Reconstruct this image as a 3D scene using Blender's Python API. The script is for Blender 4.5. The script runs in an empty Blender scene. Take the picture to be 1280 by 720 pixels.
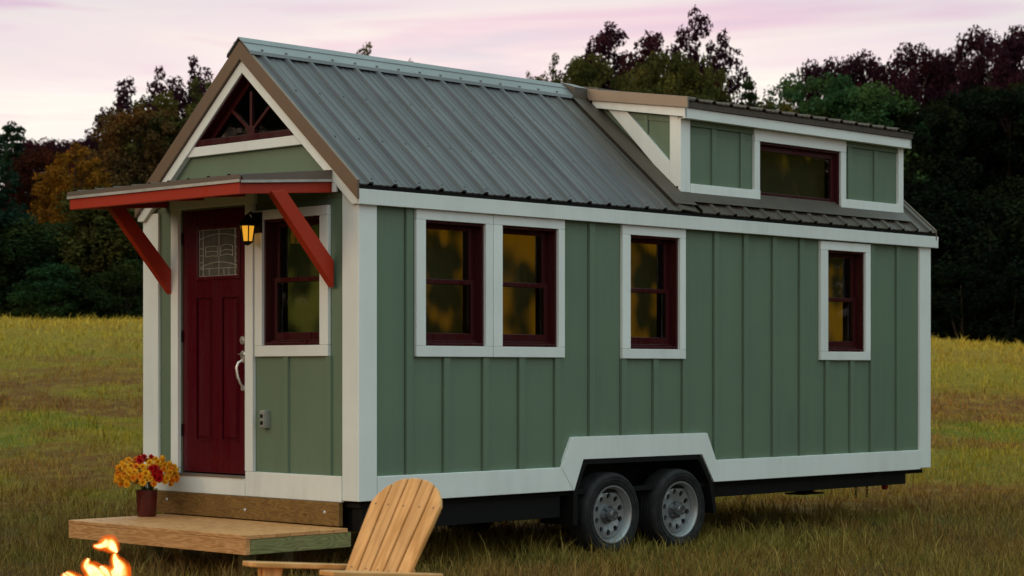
import bpy, math, random
import numpy as np
from mathutils import Vector, Matrix
random.seed(7)
R = math.radians
scene = bpy.context.scene
col = scene.collection

# ------------------------------------------------------------------ helpers
def link(o, parent=None):
    col.objects.link(o)
    if parent is not None:
        o.parent = parent
    return o

def tag(o, label=None, cat=None, group=None, kind=None):
    if label: o['label'] = label
    if cat: o['category'] = cat
    if group: o['group'] = group
    if kind: o['kind'] = kind
    return o

def empty(name, loc=(0, 0, 0), rz=0.0):
    o = bpy.data.objects.new(name, None)
    o.empty_display_size = 0.2
    o.location = loc
    o.rotation_euler = (0, 0, rz)
    return link(o)

class MB:
    """collects shapes into ONE mesh, with board-aligned uv and a tint per piece"""
    def __init__(self):
        self.v = []; self.f = []; self.uv = []; self.t = []; self.mi = []; self.cur = 0; self.pc = []
    def add(self, vs, fs, uvs=None, tint=None, mi=None):
        b = len(self.v); self.pc.append((b, len(self.f), len(self.uv)))
        self.v += [tuple(p) for p in vs]
        if tint is None: tint = random.random()
        for i, f in enumerate(fs):
            self.f.append([b + k for k in f])
            if uvs is None:
                self.uv += [(vs[k][0] + vs[k][1], vs[k][2]) for k in f]
            else:
                self.uv += uvs[i]
            self.t.append(tint)
            self.mi.append(self.cur if mi is None else mi)
    def box(self, x0, x1, y0, y1, z0, z1, grain=None, mi=None, M=None, tint=None):
        if x1 < x0: x0, x1 = x1, x0
        if y1 < y0: y0, y1 = y1, y0
        if z1 < z0: z0, z1 = z1, z0
        d = (x1 - x0, y1 - y0, z1 - z0)
        g = d.index(max(d)) if grain is None else grain
        vs = [(x, y, z) for x in (x0, x1) for y in (y0, y1) for z in (z0, z1)]
        fs = [(0, 1, 3, 2), (4, 6, 7, 5), (0, 4, 5, 1), (2, 3, 7, 6), (0, 2, 6, 4), (1, 5, 7, 3)]
        na = (0, 0, 1, 1, 2, 2)
        off = random.random() * 37
        uvs = []
        for f, n in zip(fs, na):
            ax = [a for a in (0, 1, 2) if a != n]
            if g in ax:
                o = [a for a in ax if a != g][0]
                uvs.append([(vs[k][g] + off, vs[k][o] + off * 1.7) for k in f])
            else:
                uvs.append([(vs[k][ax[0]] * .3 + off, vs[k][ax[1]] * 2 + off) for k in f])
        if M is not None:
            vs = [tuple(M @ Vector(p)) for p in vs]
        self.add(vs, fs, uvs, tint, mi)
    def prism(self, poly, axis, a0, a1, mi=None, tint=None, grain=0):
        """poly = list of 2d points in the two other axes (order x,y,z without axis)"""
        def P(q, a):
            if axis == 0: return (a, q[0], q[1])
            if axis == 1: return (q[0], a, q[1])
            return (q[0], q[1], a)
        n = len(poly)
        vs = [P(q, a0) for q in poly] + [P(q, a1) for q in poly]
        fs = [tuple(range(n))[::-1], tuple(range(n, 2 * n))] + [(i, (i + 1) % n, n + (i + 1) % n, n + i) for i in range(n)]
        off = random.random() * 37
        uvs = []
        for k, f in enumerate(fs):
            if k < 2:
                uvs.append([((poly[i % n][grain] + off), (poly[i % n][1 - grain] + off)) for i in f])
            else:
                uvs.append([((poly[i % n][grain] + off), (a0 if i < n else a1) + off) for i in f])
        self.add(vs, fs, uvs, tint, mi)
    def bar(self, p0, p1, w, h, up=(0, 0, 1), mi=None, tint=None):
        p0 = Vector(p0); p1 = Vector(p1); d = p1 - p0; L = d.length; d.normalize()
        s = d.cross(Vector(up)); s.normalize(); u = s.cross(d)
        M = Matrix((( d.x, s.x, u.x, p0.x), (d.y, s.y, u.y, p0.y), (d.z, s.z, u.z, p0.z), (0, 0, 0, 1)))
        self.box(0, L, -w / 2, w / 2, -h / 2, h / 2, 0, mi, M, tint)
    def tube(self, pts, rad, n=8, mi=None, tint=None, caps=True):
        pts = [Vector(p) for p in pts]
        if not hasattr(rad, '__len__'): rad = [rad] * len(pts)
        vs = []; fs = []
        ref = Vector((0.123, 0.9, 0.31)).normalized()
        for i, p in enumerate(pts):
            a = pts[max(i - 1, 0)]; b = pts[min(i + 1, len(pts) - 1)]
            d = (b - a)
            if d.length < 1e-9: d = Vector((0, 0, 1))
            d.normalize()
            s = d.cross(ref)
            if s.length < .05: s = d.cross(Vector((1, 0, 0)))
            s.normalize(); u = s.cross(d)
            for k in range(n):
                t = 2 * math.pi * k / n
                vs.append(tuple(p + (s * math.cos(t) + u * math.sin(t)) * rad[i]))
        for i in range(len(pts) - 1):
            for k in range(n):
                fs.append((i * n + k, i * n + (k + 1) % n, (i + 1) * n + (k + 1) % n, (i + 1) * n + k))
        if caps:
            fs.append(tuple(range(n))[::-1]); fs.append(tuple((len(pts) - 1) * n + k for k in range(n)))
        self.add(vs, fs, None, tint, mi)
    def lathe(self, prof, n=32, axis=2, c=(0, 0, 0), mi=None, tint=None):
        """prof = [(r, h)], rotated about the axis through c"""
        vs = []; fs = []
        for r, h in prof:
            for k in range(n):
                t = 2 * math.pi * k / n
                a, b = r * math.cos(t), r * math.sin(t)
                if axis == 2: p = (a, b, h)
                elif axis == 1: p = (a, h, b)
                else: p = (h, a, b)
                vs.append((p[0] + c[0], p[1] + c[1], p[2] + c[2]))
        for i in range(len(prof) - 1):
            for k in range(n):
                fs.append((i * n + k, i * n + (k + 1) % n, (i + 1) * n + (k + 1) % n, (i + 1) * n + k))
        self.add(vs, fs, None, tint, mi)
    def split(self, name, mat, parent=None, bevel=0.0, smooth=False):
        out = []
        ends = self.pc[1:] + [(len(self.v), len(self.f), len(self.uv))]
        for (v0, f0, u0), (v1, f1, u1) in zip(self.pc, ends):
            m = MB(); m.v = self.v[v0:v1]; m.f = [[k - v0 for k in f] for f in self.f[f0:f1]]
            m.uv = self.uv[u0:u1]; m.t = self.t[f0:f1]; m.mi = self.mi[f0:f1]
            out.append(m.build(name, mat, parent, bevel, smooth))
        return out
    def build(self, name, mat, parent=None, bevel=0.0, smooth=False, loc=None):
        me = bpy.data.meshes.new(name)
        me.from_pydata(self.v, [], self.f)
        uv = me.uv_layers.new(name='UVMap')
        uv.data.foreach_set('uv', np.array(self.uv, dtype=np.float32).ravel())
        at = me.attributes.new('tint', 'FLOAT', 'FACE')
        at.data.foreach_set('value', np.array(self.t, dtype=np.float32))
        mats = mat if isinstance(mat, (list, tuple)) else [mat]
        for m in mats: me.materials.append(m)
        me.polygons.foreach_set('material_index', np.array(self.mi, dtype=np.int32))
        if smooth:
            me.polygons.foreach_set('use_smooth', np.ones(len(self.f), dtype=bool))
        me.update()
        o = bpy.data.objects.new(name, me)
        if loc is not None: o.location = loc
        link(o, parent)
        if smooth == 'auto':
            md = o.modifiers.new('es', 'EDGE_SPLIT'); md.split_angle = R(40)
        if bevel > 0:
            md = o.modifiers.new('bv', 'BEVEL'); md.width = bevel; md.segments = 2
            md.limit_method = 'ANGLE'; md.angle_limit = R(50); md.harden_normals = False
        return o

def copy_tree(o, parent=None):
    c = o.copy(); col.objects.link(c); c.parent = parent
    for ch in list(o.children):
        copy_tree(ch, c)
    return c

# ------------------------------------------------------------------ materials
def newmat(name):
    m = bpy.data.materials.new(name); m.use_nodes = True
    nt = m.node_tree
    return m, nt, nt.nodes['Principled BSDF']
def N(nt, t, **kw):
    n = nt.nodes.new(t)
    for k, v in kw.items(): setattr(n, k, v)
    return n
def mixc(nt, fac, a, b, mode='MIX'):
    m = N(nt, 'ShaderNodeMix', data_type='RGBA', blend_type=mode)
    for s, v in ((m.inputs[0], fac), (m.inputs[6], a), (m.inputs[7], b)):
        if hasattr(v, 'links'): nt.links.new(v, s)
        elif isinstance(v, (tuple, list)): s.default_value = (*v, 1)
        else: s.default_value = v
    return m.outputs[2]
def maprange(nt, v, a, b, c, d, smooth=False):
    m = N(nt, 'ShaderNodeMapRange')
    if smooth: m.interpolation_type = 'SMOOTHSTEP'
    nt.links.new(v, m.inputs[0])
    for i, x in enumerate((a, b, c, d)): m.inputs[i + 1].default_value = x
    return m.outputs[0]
def noise(nt, vec, scale, detail=3, rough=.5, dist=0):
    n = N(nt, 'ShaderNodeTexNoise')
    if vec is not None: nt.links.new(vec, n.inputs['Vector'])
    n.inputs['Scale'].default_value = scale; n.inputs['Detail'].default_value = detail
    n.inputs['Roughness'].default_value = rough; n.inputs['Distortion'].default_value = dist
    return n.outputs['Fac']
def mapping(nt, vec, scale=(1, 1, 1), loc=(0, 0, 0), rot=(0, 0, 0)):
    m = N(nt, 'ShaderNodeMapping'); nt.links.new(vec, m.inputs[0])
    m.inputs['Scale'].default_value = scale; m.inputs['Location'].default_value = loc
    m.inputs['Rotation'].default_value = rot
    return m.outputs[0]
def bump(nt, bs, h, strength, dist):
    b = N(nt, 'ShaderNodeBump'); b.inputs['Strength'].default_value = strength; b.inputs['Distance'].default_value = dist
    nt.links.new(h, b.inputs['Height']); nt.links.new(b.outputs[0], bs.inputs['Normal'])

def paint(name, c, rough=.45, dirt=.25, grain=True, spec=.4, dirtcol=None):
    m, nt, bs = newmat(name)
    tc = N(nt, 'ShaderNodeTexCoord'); ob = tc.outputs['Object']
    big = noise(nt, ob, 1.3, 5, .6)
    st = noise(nt, mapping(nt, ob, (9, 9, .8)), 1.0, 4, .6)
    dk = dirtcol or tuple(x * .62 for x in c)
    f = N(nt, 'ShaderNodeMath', operation='MULTIPLY')
    nt.links.new(maprange(nt, big, .35, .7, 0, 1), f.inputs[0]); nt.links.new(maprange(nt, st, .35, .75, .2, 1), f.inputs[1])
    f2 = N(nt, 'ShaderNodeMath', operation='MULTIPLY'); nt.links.new(f.outputs[0], f2.inputs[0]); f2.inputs[1].default_value = dirt * 2
    a = N(nt, 'ShaderNodeAttribute', attribute_name='tint')
    c1 = mixc(nt, f2.outputs[0], c, dk)
    c2 = mixc(nt, maprange(nt, a.outputs['Fac'], 0, 1, 0, .12), c1, (0, 0, 0))
    nt.links.new(c2, bs.inputs['Base Color'])
    nt.links.new(maprange(nt, st, .3, .7, rough - .08, rough + .12), bs.inputs['Roughness'])
    bs.inputs['Specular IOR Level'].default_value = spec
    if grain:
        g = noise(nt, mapping(nt, ob, (60, 60, 3)), 1.0, 4, .65)
        bump(nt, bs, g, .25, .004)
    return m

def wood(name, c, cd, rough=.6, ringscale=9):
    m, nt, bs = newmat(name)
    uv = N(nt, 'ShaderNodeUVMap').outputs[0]
    w = noise(nt, mapping(nt, uv, (.9, 5.5, 1)), 2.2, 2, .5)
    mm = N(nt, 'ShaderNodeMath', operation='MULTIPLY'); nt.links.new(w, mm.inputs[0]); mm.inputs[1].default_value = ringscale
    fr = N(nt, 'ShaderNodeMath', operation='PINGPONG'); nt.links.new(mm.outputs[0], fr.inputs[0]); fr.inputs[1].default_value = .5
    ring = maprange(nt, fr.outputs[0], .05, .5, 0, 1)
    fine = noise(nt, mapping(nt, uv, (3, 160, 1)), 1.0, 3, .6)
    c1 = mixc(nt, ring, cd, c)
    c2 = mixc(nt, maprange(nt, fine, .35, .75, 0, .45), c1, cd)
    kn = N(nt, 'ShaderNodeTexVoronoi'); nt.links.new(mapping(nt, uv, (2.2, 5, 1)), kn.inputs['Vector']); kn.inputs['Scale'].default_value = 1
    c2 = mixc(nt, maprange(nt, kn.outputs['Distance'], .03, .07, .75, 0), c2, tuple(x * .25 for x in cd))
    a = N(nt, 'ShaderNodeAttribute', attribute_name='tint')
    c3 = mixc(nt, maprange(nt, a.outputs['Fac'], 0, 1, 0, .35), c2, tuple(x * .6 for x in c))
    blot = noise(nt, N(nt, 'ShaderNodeTexCoord').outputs['Object'], 5, 4, .6)
    c4 = mixc(nt, maprange(nt, blot, .5, .75, 0, .35), c3, tuple(x * .55 for x in cd))
    nt.links.new(c4, bs.inputs['Base Color'])
    bs.inputs['Roughness'].default_value = rough
    bs.inputs['Specular IOR Level'].default_value = .3
    bump(nt, bs, fine, .3, .002)
    return m

def plain(name, c, rough=.5, metal=0.0, spec=.5, vary=.2, scale=6):
    m, nt, bs = newmat(name)
    n = noise(nt, N(nt, 'ShaderNodeTexCoord').outputs['Object'], scale, 4, .6)
    cc = mixc(nt, maprange(nt, n, .3, .75, 0, 1), c, tuple(x * (1 - vary * 2) for x in c))
    nt.links.new(cc, bs.inputs['Base Color'])
    nt.links.new(maprange(nt, n, .3, .7, rough * .85, min(1, rough * 1.2)), bs.inputs['Roughness'])
    bs.inputs['Metallic'].default_value = metal; bs.inputs['Specular IOR Level'].default_value = spec
    return m

WHITE = paint('white_trim_paint', (.84, .87, .85), .42, .26)
SAGE = paint('sage_paint', (.140, .200, .134), .5, .28)
SAGEB = SAGE
MAROON = paint('burgundy_paint', (.046, .004, .0055), .3, .15, grain=False)
DOOR = paint('door_paint', (.078, .0018, .008), .28, .06, grain=False)
RED = paint('red_wood_paint', (.41, .026, .006), .45, .3)
DECK = wood('deck_pine', (.80, .42, .18), (.50, .22, .07))
TREATED = wood('treated_pine', (.30, .17, .05), (.15, .075, .02), ringscale=14)
GREENPINE = wood('green_treated_pine', (.30, .29, .12), (.17, .16, .06), ringscale=14)
CEDAR = wood('chair_cedar', (.78, .41, .16), (.54, .25, .07), .5, ringscale=4)
BROWNMETAL = plain('brown_flashing', (.17, .105, .065), .42, .0, .5, .12, 3)
BLACK = plain('black_steel', (.006, .006, .006), .6, 0, .2)
DARKIN = plain('interior_dark', (.05, .035, .02), .8)
RUBBER = plain('tyre_rubber', (.022, .022, .023), .75, 0, .3, .3, 12)
STEEL = plain('galvanised_rim', (.36, .37, .38), .36, .6, .5, .1, 20)
HUBM = plain('hub_steel', (.25, .26, .27), .35, .8, .5, .2, 20)
NICKEL = plain('satin_nickel', (.75, .70, .66), .25, .7, .5, .05)
LEAD = plain('lead_caming', (.55, .54, .50), .4, .2, .5, .05)
OUTLET = plain('outlet_grey', (.33, .34, .31), .45, .2)
VASE = plain('vase_glaze', (.10, .012, .012), .25, 0, .5, .2, 14)
REDPL = plain('red_lens', (.5, .01, .01), .3)
STONE = plain('fire_ring_stone', (.12, .11, .10), .85, 0, .2, .3, 9)
CHAR = plain('charred_log', (.03, .02, .015), .9, 0, .2, .3, 9)

# ribbed roof metal: sky reflection painted in as cool grey, browner towards the dormer
def roofmat(name, brown_from, brown_to):
    m, nt, bs = newmat(name)
    ob = N(nt, 'ShaderNodeTexCoord').outputs['Object']
    n = noise(nt, ob, 2.0, 5, .6)
    st = noise(nt, mapping(nt, ob, (14, 1.2, 1.2)), 1.0, 4, .6)
    sx = N(nt, 'ShaderNodeSeparateXYZ'); nt.links.new(ob, sx.inputs[0])
    ad = N(nt, 'ShaderNodeMath', operation='MULTIPLY_ADD'); nt.links.new(n, ad.inputs[0]); ad.inputs[1].default_value = .35; nt.links.new(sx.outputs[0], ad.inputs[2])
    f = maprange(nt, ad.outputs[0], brown_from, brown_to, 0, 1, True)
    grey = mixc(nt, maprange(nt, st, .35, .7, 0, 1), (.104, .101, .108), (.070, .068, .073))
    brn = mixc(nt, maprange(nt, st, .35, .7, 0, 1), (.074, .054, .038), (.052, .040, .030))
    nt.links.new(mixc(nt, f, grey, brn), bs.inputs['Base Color'])
    nt.links.new(maprange(nt, n, .3, .7, .45, .6), bs.inputs['Roughness'])
    bs.inputs['Metallic'].default_value = .0; bs.inputs['Specular IOR Level'].default_value = .4
    return m
ROOF = roofmat('ribbed_roof_metal', 3.05, 3.65)
DROOF = roofmat('dormer_roof_metal', -9, -8)
RIDGE = plain('ridge_cap_metal', (.20, .215, .225), .42, .0, .5, .08, 2)

# glass: see-through pane with real surface reflection
def glass(name, tint, rough=.03):
    m = bpy.data.materials.new(name); m.use_nodes = True; nt = m.node_tree
    nt.nodes.remove(nt.nodes['Principled BSDF'])
    out = nt.nodes['Material Output']
    t = N(nt, 'ShaderNodeBsdfTransparent'); t.inputs[0].default_value = (*tint, 1)
    g = N(nt, 'ShaderNodeBsdfGlossy'); g.inputs['Roughness'].default_value = rough
    fr = N(nt, 'ShaderNodeFresnel'); fr.inputs[0].default_value = 1.5
    wv = noise(nt, N(nt, 'ShaderNodeTexCoord').outputs['Object'], 3, 2)
    b = N(nt, 'ShaderNodeBump'); b.inputs['Strength'].default_value = .08; b.inputs['Distance'].default_value = .02
    nt.links.new(wv, b.inputs['Height']); nt.links.new(b.outputs[0], g.inputs['Normal'])
    mx = N(nt, 'ShaderNodeMixShader')
    gb = N(nt, 'ShaderNodeNewGeometry'); fm = N(nt, 'ShaderNodeMath', operation='SUBTRACT'); fm.use_clamp = True
    nt.links.new(fr.outputs[0], fm.inputs[0]); nt.links.new(gb.outputs['Backfacing'], fm.inputs[1])
    nt.links.new(fm.outputs[0], mx.inputs[0]); nt.links.new(t.outputs[0], mx.inputs[1]); nt.links.new(g.outputs[0], mx.inputs[2])
    nt.links.new(mx.outputs[0], out.inputs[0])
    return m
GLASS = glass('window_glass', (.85, .88, .85))
DGLASS = glass('textured_glass', (.35, .38, .34), .35)

def glow_panel_mat(name, c, scale, thr, seed, strength=1.0):  # mottled window glow painted as noise emission, no lamp behind it
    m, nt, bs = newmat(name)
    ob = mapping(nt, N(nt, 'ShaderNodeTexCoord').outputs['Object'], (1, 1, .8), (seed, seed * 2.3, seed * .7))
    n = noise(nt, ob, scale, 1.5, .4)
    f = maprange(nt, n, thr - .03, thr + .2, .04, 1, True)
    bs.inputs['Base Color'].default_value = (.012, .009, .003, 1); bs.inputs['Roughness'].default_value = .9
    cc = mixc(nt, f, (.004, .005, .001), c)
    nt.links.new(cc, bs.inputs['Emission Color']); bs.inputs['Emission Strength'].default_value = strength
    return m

# ------------------------------------------------------------------ world, sun, camera
w = bpy.data.worlds.new('World'); scene.world = w; w.use_nodes = True
nt = w.node_tree; bg = nt.nodes['Background']
sky = N(nt, 'ShaderNodeTexSky'); sky.sky_type = 'NISHITA'; sky.sun_disc = False
SUN_EL, SUN_AZ = 14.0, -114.0          # azimuth measured from +Y, clockwise positive
sky.sun_elevation = R(SUN_EL); sky.sun_rotation = R(SUN_AZ)
gen = N(nt, 'ShaderNodeTexCoord').outputs['Generated']
sp = N(nt, 'ShaderNodeSeparateXYZ'); nt.links.new(gen, sp.inputs[0])
axx = N(nt, 'ShaderNodeMath', operation='ABSOLUTE'); nt.links.new(sp.outputs[0], axx.inputs[0])
ax2 = N(nt, 'ShaderNodeMath', operation='MINIMUM'); nt.links.new(axx.outputs[0], ax2.inputs[0]); ax2.inputs[1].default_value = .3
wob = noise(nt, mapping(nt, gen, (2.2, 2.2, 16), (.3, .1, 0), (0, R(5), 0)), 1.6, 4, .55, .4)
zz = N(nt, 'ShaderNodeMath', operation='MULTIPLY_ADD'); nt.links.new(wob, zz.inputs[0]); zz.inputs[1].default_value = .07; ax3 = N(nt, 'ShaderNodeMath', operation='MULTIPLY_ADD'); nt.links.new(ax2.outputs[0], ax3.inputs[0]); ax3.inputs[1].default_value = .17; nt.links.new(sp.outputs[2], ax3.inputs[2]); nt.links.new(ax3.outputs[0], zz.inputs[2])
rp = N(nt, 'ShaderNodeValToRGB'); nt.links.new(zz.outputs[0], rp.inputs[0])
els = rp.color_ramp.elements
stops = [(0.0, (.84, .66, .63)), (.105, (1.02, .80, .79)), (.135, (1.08, 1.02, .90)), (.160, (1.04, .90, .90)), (.185, (1.08, 1.02, .92)), (.210, (.90, .68, .76)), (.240, (.58, .50, .66)), (.32, (.62, .72, .78)), (.55, (.84, 1.14, 1.13)), (1.0, (.95, 1.40, 1.38))]
els[0].position, els[0].color = stops[0][0], (*stops[0][1], 1)
els[1].position, els[1].color = stops[-1][0], (*stops[-1][1], 1)
for p, c in stops[1:-1]:
    e = els.new(p); e.color = (*c, 1)
streak = noise(nt, mapping(nt, gen, (2.4, 2.4, 26), (1.3, .7, .27), (0, R(-4), 0)), 1.3, 4, .5, .5)
r2 = N(nt, 'ShaderNodeValToRGB'); nt.links.new(streak, r2.inputs[0]); e2 = r2.color_ramp.elements
e2[0].position, e2[0].color = .30, (.60, .54, .72, 1); e2[1].position, e2[1].color = .72, (.66, .58, .74, 1)
for p, c in ((.41, (1.02, .72, .80)), (.48, (1.14, 1.06, .93)), (.56, (1.10, .98, .94)), (.63, (1.04, .76, .83))):
    e = e2.new(p); e.color = (*c, 1)
lowm = maprange(nt, sp.outputs[2], .20, .34, .55, .15, True)
ccol = mixc(nt, lowm, rp.outputs[0], r2.outputs[0])
dt = N(nt, 'ShaderNodeVectorMath', operation='DOT_PRODUCT'); nt.links.new(gen, dt.inputs[0]); dt.inputs[1].default_value = (math.sin(R(SUN_AZ)), math.cos(R(SUN_AZ)), 0)
wf_ = maprange(nt, dt.outputs['Value'], .25, .95, 0, .85, True)
ccol = mixc(nt, wf_, ccol, mixc(nt, 1.0, ccol, (1.12, .82, .60), 'MULTIPLY'))
nish = mixc(nt, 1.0, sky.outputs[0], (.08, .08, .08), 'MULTIPLY')
fin = mixc(nt, .92, nish, ccol)
nt.links.new(fin, bg.inputs[0]); bg.inputs[1].default_value = 1.0

sd = bpy.data.lights.new('sun', 'SUN'); sd.energy = .95; sd.angle = R(24); sd.color = (1.0, .70, .44)
so = bpy.data.objects.new('sun', sd); link(so)
az = R(SUN_AZ); el = R(SUN_EL)
sdir = Vector((math.sin(az) * math.cos(el), math.cos(az) * math.cos(el), math.sin(el)))
so.rotation_euler = sdir.to_track_quat('Z', 'Y').to_euler()

cam = bpy.data.cameras.new('camera'); co = bpy.data.objects.new('camera', cam); link(co)
co.location = (0, 0, 1.438); co.rotation_euler = (R(90), 0, 0)
cam.sensor_width = 36; cam.lens = 36 * 2600 / 1280; cam.shift_y = 103 / 1280
cam.clip_end = 3000; cam.clip_start = .1
cam.dof.use_dof = True; cam.dof.focus_distance = 15.5; cam.dof.aperture_fstop = 4.0
scene.camera = co
scene.view_settings.view_transform = 'Standard'; scene.view_settings.look = 'None'
scene.view_settings.exposure = 0; scene.view_settings.gamma = 1
scene.render.engine = 'CYCLES'
scene.cycles.use_denoising = True
scene.cycles.max_bounces = 8; scene.cycles.transparent_max_bounces = 12

# ------------------------------------------------------------------ terrain
def smooth(t):
    t = np.clip(t, 0, 1); return t * t * (3 - 2 * t)
def terrain(X, Y):
    X = np.asarray(X, float); Y = np.asarray(Y, float)
    zc = np.interp(X, [-60, -8.5, 0, 10, 12.3, 25, 80], [3.0, 2.64, 2.46, 2.20, 2.02, 1.8, 1.6])
    z = zc * smooth((Y - 21.5) / 30)
    z = z - .9 * smooth((Y - 54) / 22)
    z = z + 9 * smooth((Y - 95) / 120)
    b = .03 * np.sin(X * .9 + 1.3) * np.sin(Y * .55) + .02 * np.sin(X * 2.1 + Y * 1.3)
    return z + b * smooth((Y - 23) / 8)

def groundcolor(nt):
    pos = N(nt, 'ShaderNodeNewGeometry').outputs['Position']
    pa = noise(nt, mapping(nt, pos, (.17, .30, .3), (3.1, .4, 0)), 1.0, 4, .6, .5)
    pb = noise(nt, mapping(nt, pos, (.24, .42, .3), (9.2, 4.4, 0)), 1.0, 5, .6, .4)
    pc = noise(nt, mapping(nt, pos, (2.2, 1.6, .3)), 1.6, 5, .65)
    c = mixc(nt, maprange(nt, pa, .43, .55, 0, 1, True), (.400, .310, .018), (.340, .140, .034))
    c = mixc(nt, maprange(nt, pb, .52, .62, 0, .9, True), c, (.250, .285, .018))
    c = mixc(nt, maprange(nt, pc, .44, .64, 0, .7, True), c, (.56, .36, .045))
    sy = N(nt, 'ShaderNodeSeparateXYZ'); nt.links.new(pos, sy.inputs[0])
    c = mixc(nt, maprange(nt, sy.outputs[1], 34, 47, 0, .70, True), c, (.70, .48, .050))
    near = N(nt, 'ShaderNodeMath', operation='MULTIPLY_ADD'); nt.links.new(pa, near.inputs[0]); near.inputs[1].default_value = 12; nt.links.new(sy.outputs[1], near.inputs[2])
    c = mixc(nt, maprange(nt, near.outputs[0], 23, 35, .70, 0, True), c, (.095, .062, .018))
    return c
gm, nt, bs = newmat('meadow_ground')
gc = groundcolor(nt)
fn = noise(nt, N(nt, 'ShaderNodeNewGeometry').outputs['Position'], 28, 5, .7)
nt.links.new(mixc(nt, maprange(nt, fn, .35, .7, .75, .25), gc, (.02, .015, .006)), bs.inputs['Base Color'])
bs.inputs['Roughness'].default_value = .95; bs.inputs['Specular IOR Level'].default_value = .1
bump(nt, bs, fn, .9, .06)

xs = np.unique(np.concatenate([np.linspace(-900, -60, 15), np.linspace(-60, 60, 121), np.linspace(60, 900, 15)]))
ys = np.unique(np.concatenate([np.linspace(-900, -40, 12), np.linspace(-40, 20, 31), np.linspace(20, 80, 91), np.linspace(80, 220, 36), np.linspace(220, 1500, 14)]))
GX, GY = np.meshgrid(xs, ys)
GZ = terrain(GX, GY)
vs = np.stack([GX, GY, GZ], -1).reshape(-1, 3)
nx, ny = len(xs), len(ys)
ii = (np.arange(ny - 1)[:, None] * nx + np.arange(nx - 1)[None, :]).ravel()
fs = np.stack([ii, ii + 1, ii + nx + 1, ii + nx], -1)
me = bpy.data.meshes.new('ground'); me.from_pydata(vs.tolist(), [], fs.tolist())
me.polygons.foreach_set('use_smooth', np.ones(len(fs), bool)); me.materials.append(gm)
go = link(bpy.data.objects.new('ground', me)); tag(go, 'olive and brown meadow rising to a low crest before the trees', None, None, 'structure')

# grass: one object
gmat = bpy.data.materials.new('grass_blades'); gmat.use_nodes = True; nt = gmat.node_tree; bs = nt.nodes['Principled BSDF']
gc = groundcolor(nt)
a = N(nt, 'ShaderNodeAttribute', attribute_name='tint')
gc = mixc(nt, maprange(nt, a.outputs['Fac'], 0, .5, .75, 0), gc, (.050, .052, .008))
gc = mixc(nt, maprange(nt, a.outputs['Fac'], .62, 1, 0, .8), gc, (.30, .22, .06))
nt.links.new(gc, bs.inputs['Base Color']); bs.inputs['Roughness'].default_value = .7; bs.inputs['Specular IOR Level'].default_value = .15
rg = np.random.default_rng(3)
def blades():
    P = []
    for y0, y1, dens in ((13.2, 18, 2800), (18, 24, 1500), (24, 34, 650), (34, 56, 260)):
        x0, x1 = -.29 * y1, .29 * y1
        n = int((x1 - x0) * (y1 - y0) * dens)
        X = rg.uniform(x0, x1, n); Y = rg.uniform(y0, y1, n)
        k = np.abs(X) < .262 * Y + .5
        P.append(np.stack([X[k], Y[k]], -1))
    P = np.concatenate(P)
    # clumping
    cl = np.sin(P[:, 0] * 5.1 + np.sin(P[:, 1] * 3.3) * 2) * np.sin(P[:, 1] * 4.7 + np.sin(P[:, 0] * 2.9) * 2)
    keep = rg.random(len(P)) < (.62 + .38 * cl)
    P = P[keep]; cl = cl[keep]
    n = len(P)
    Z = terrain(P[:, 0], P[:, 1])
    dist = P[:, 1]
    H = rg.gamma(4, .25, n) * (.052 + .026 * cl) * np.clip(rg.gamma(6, .17, n), .5, 2.2)
    H = np.clip(H, .02, .26)
    Wd = .0024 * np.clip(dist / 14, 1, 3.6) * rg.uniform(.7, 1.5, n)
    th = rg.uniform(0, 2 * np.pi, n); ln = rg.uniform(.1, .9, n) * H
    la = rg.uniform(0, 2 * np.pi, n)
    b = np.stack([P[:, 0], P[:, 1], Z - .01], -1)
    s = np.stack([np.cos(th), np.sin(th) * .4, np.zeros(n)], -1) * Wd[:, None]
    lean = np.stack([np.cos(la), np.sin(la), np.zeros(n)], -1) * ln[:, None]
    up = np.zeros((n, 3)); up[:, 2] = H
    v = np.stack([b - s, b + s, b + lean * .35 + up * .6 + s * .8, b + lean * .35 + up * .6 - s * .8, b + lean + up * .98], 1).reshape(-1, 3)
    i = np.arange(n) * 5
    q = np.stack([i, i + 1, i + 2, i + 3], -1); t = np.stack([i + 3, i + 2, i + 4], -1)
    me = bpy.data.meshes.new('grass')
    me.vertices.add(len(v)); me.vertices.foreach_set('co', v.astype(np.float32).ravel())
    loops = np.concatenate([np.concatenate([q, t], 1).ravel()])
    me.loops.add(len(loops)); me.loops.foreach_set('vertex_index', loops.astype(np.int32))
    st = np.stack([np.arange(n) * 7, np.arange(n) * 7 + 4], -1).ravel()
    me.polygons.add(2 * n); me.polygons.foreach_set('loop_start', st.astype(np.int32))
    me.update(calc_edges=True)
    at = me.attributes.new('tint', 'FLOAT', 'FACE')
    at.data.foreach_set('value', np.repeat(rg.random(n), 2).astype(np.float32))
    me.materials.append(gmat)
    return link(bpy.data.objects.new('grass', me))
tag(blades(), 'short dry grass, olive green and straw brown, covering the meadow', 'grass', None, 'stuff')

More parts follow.
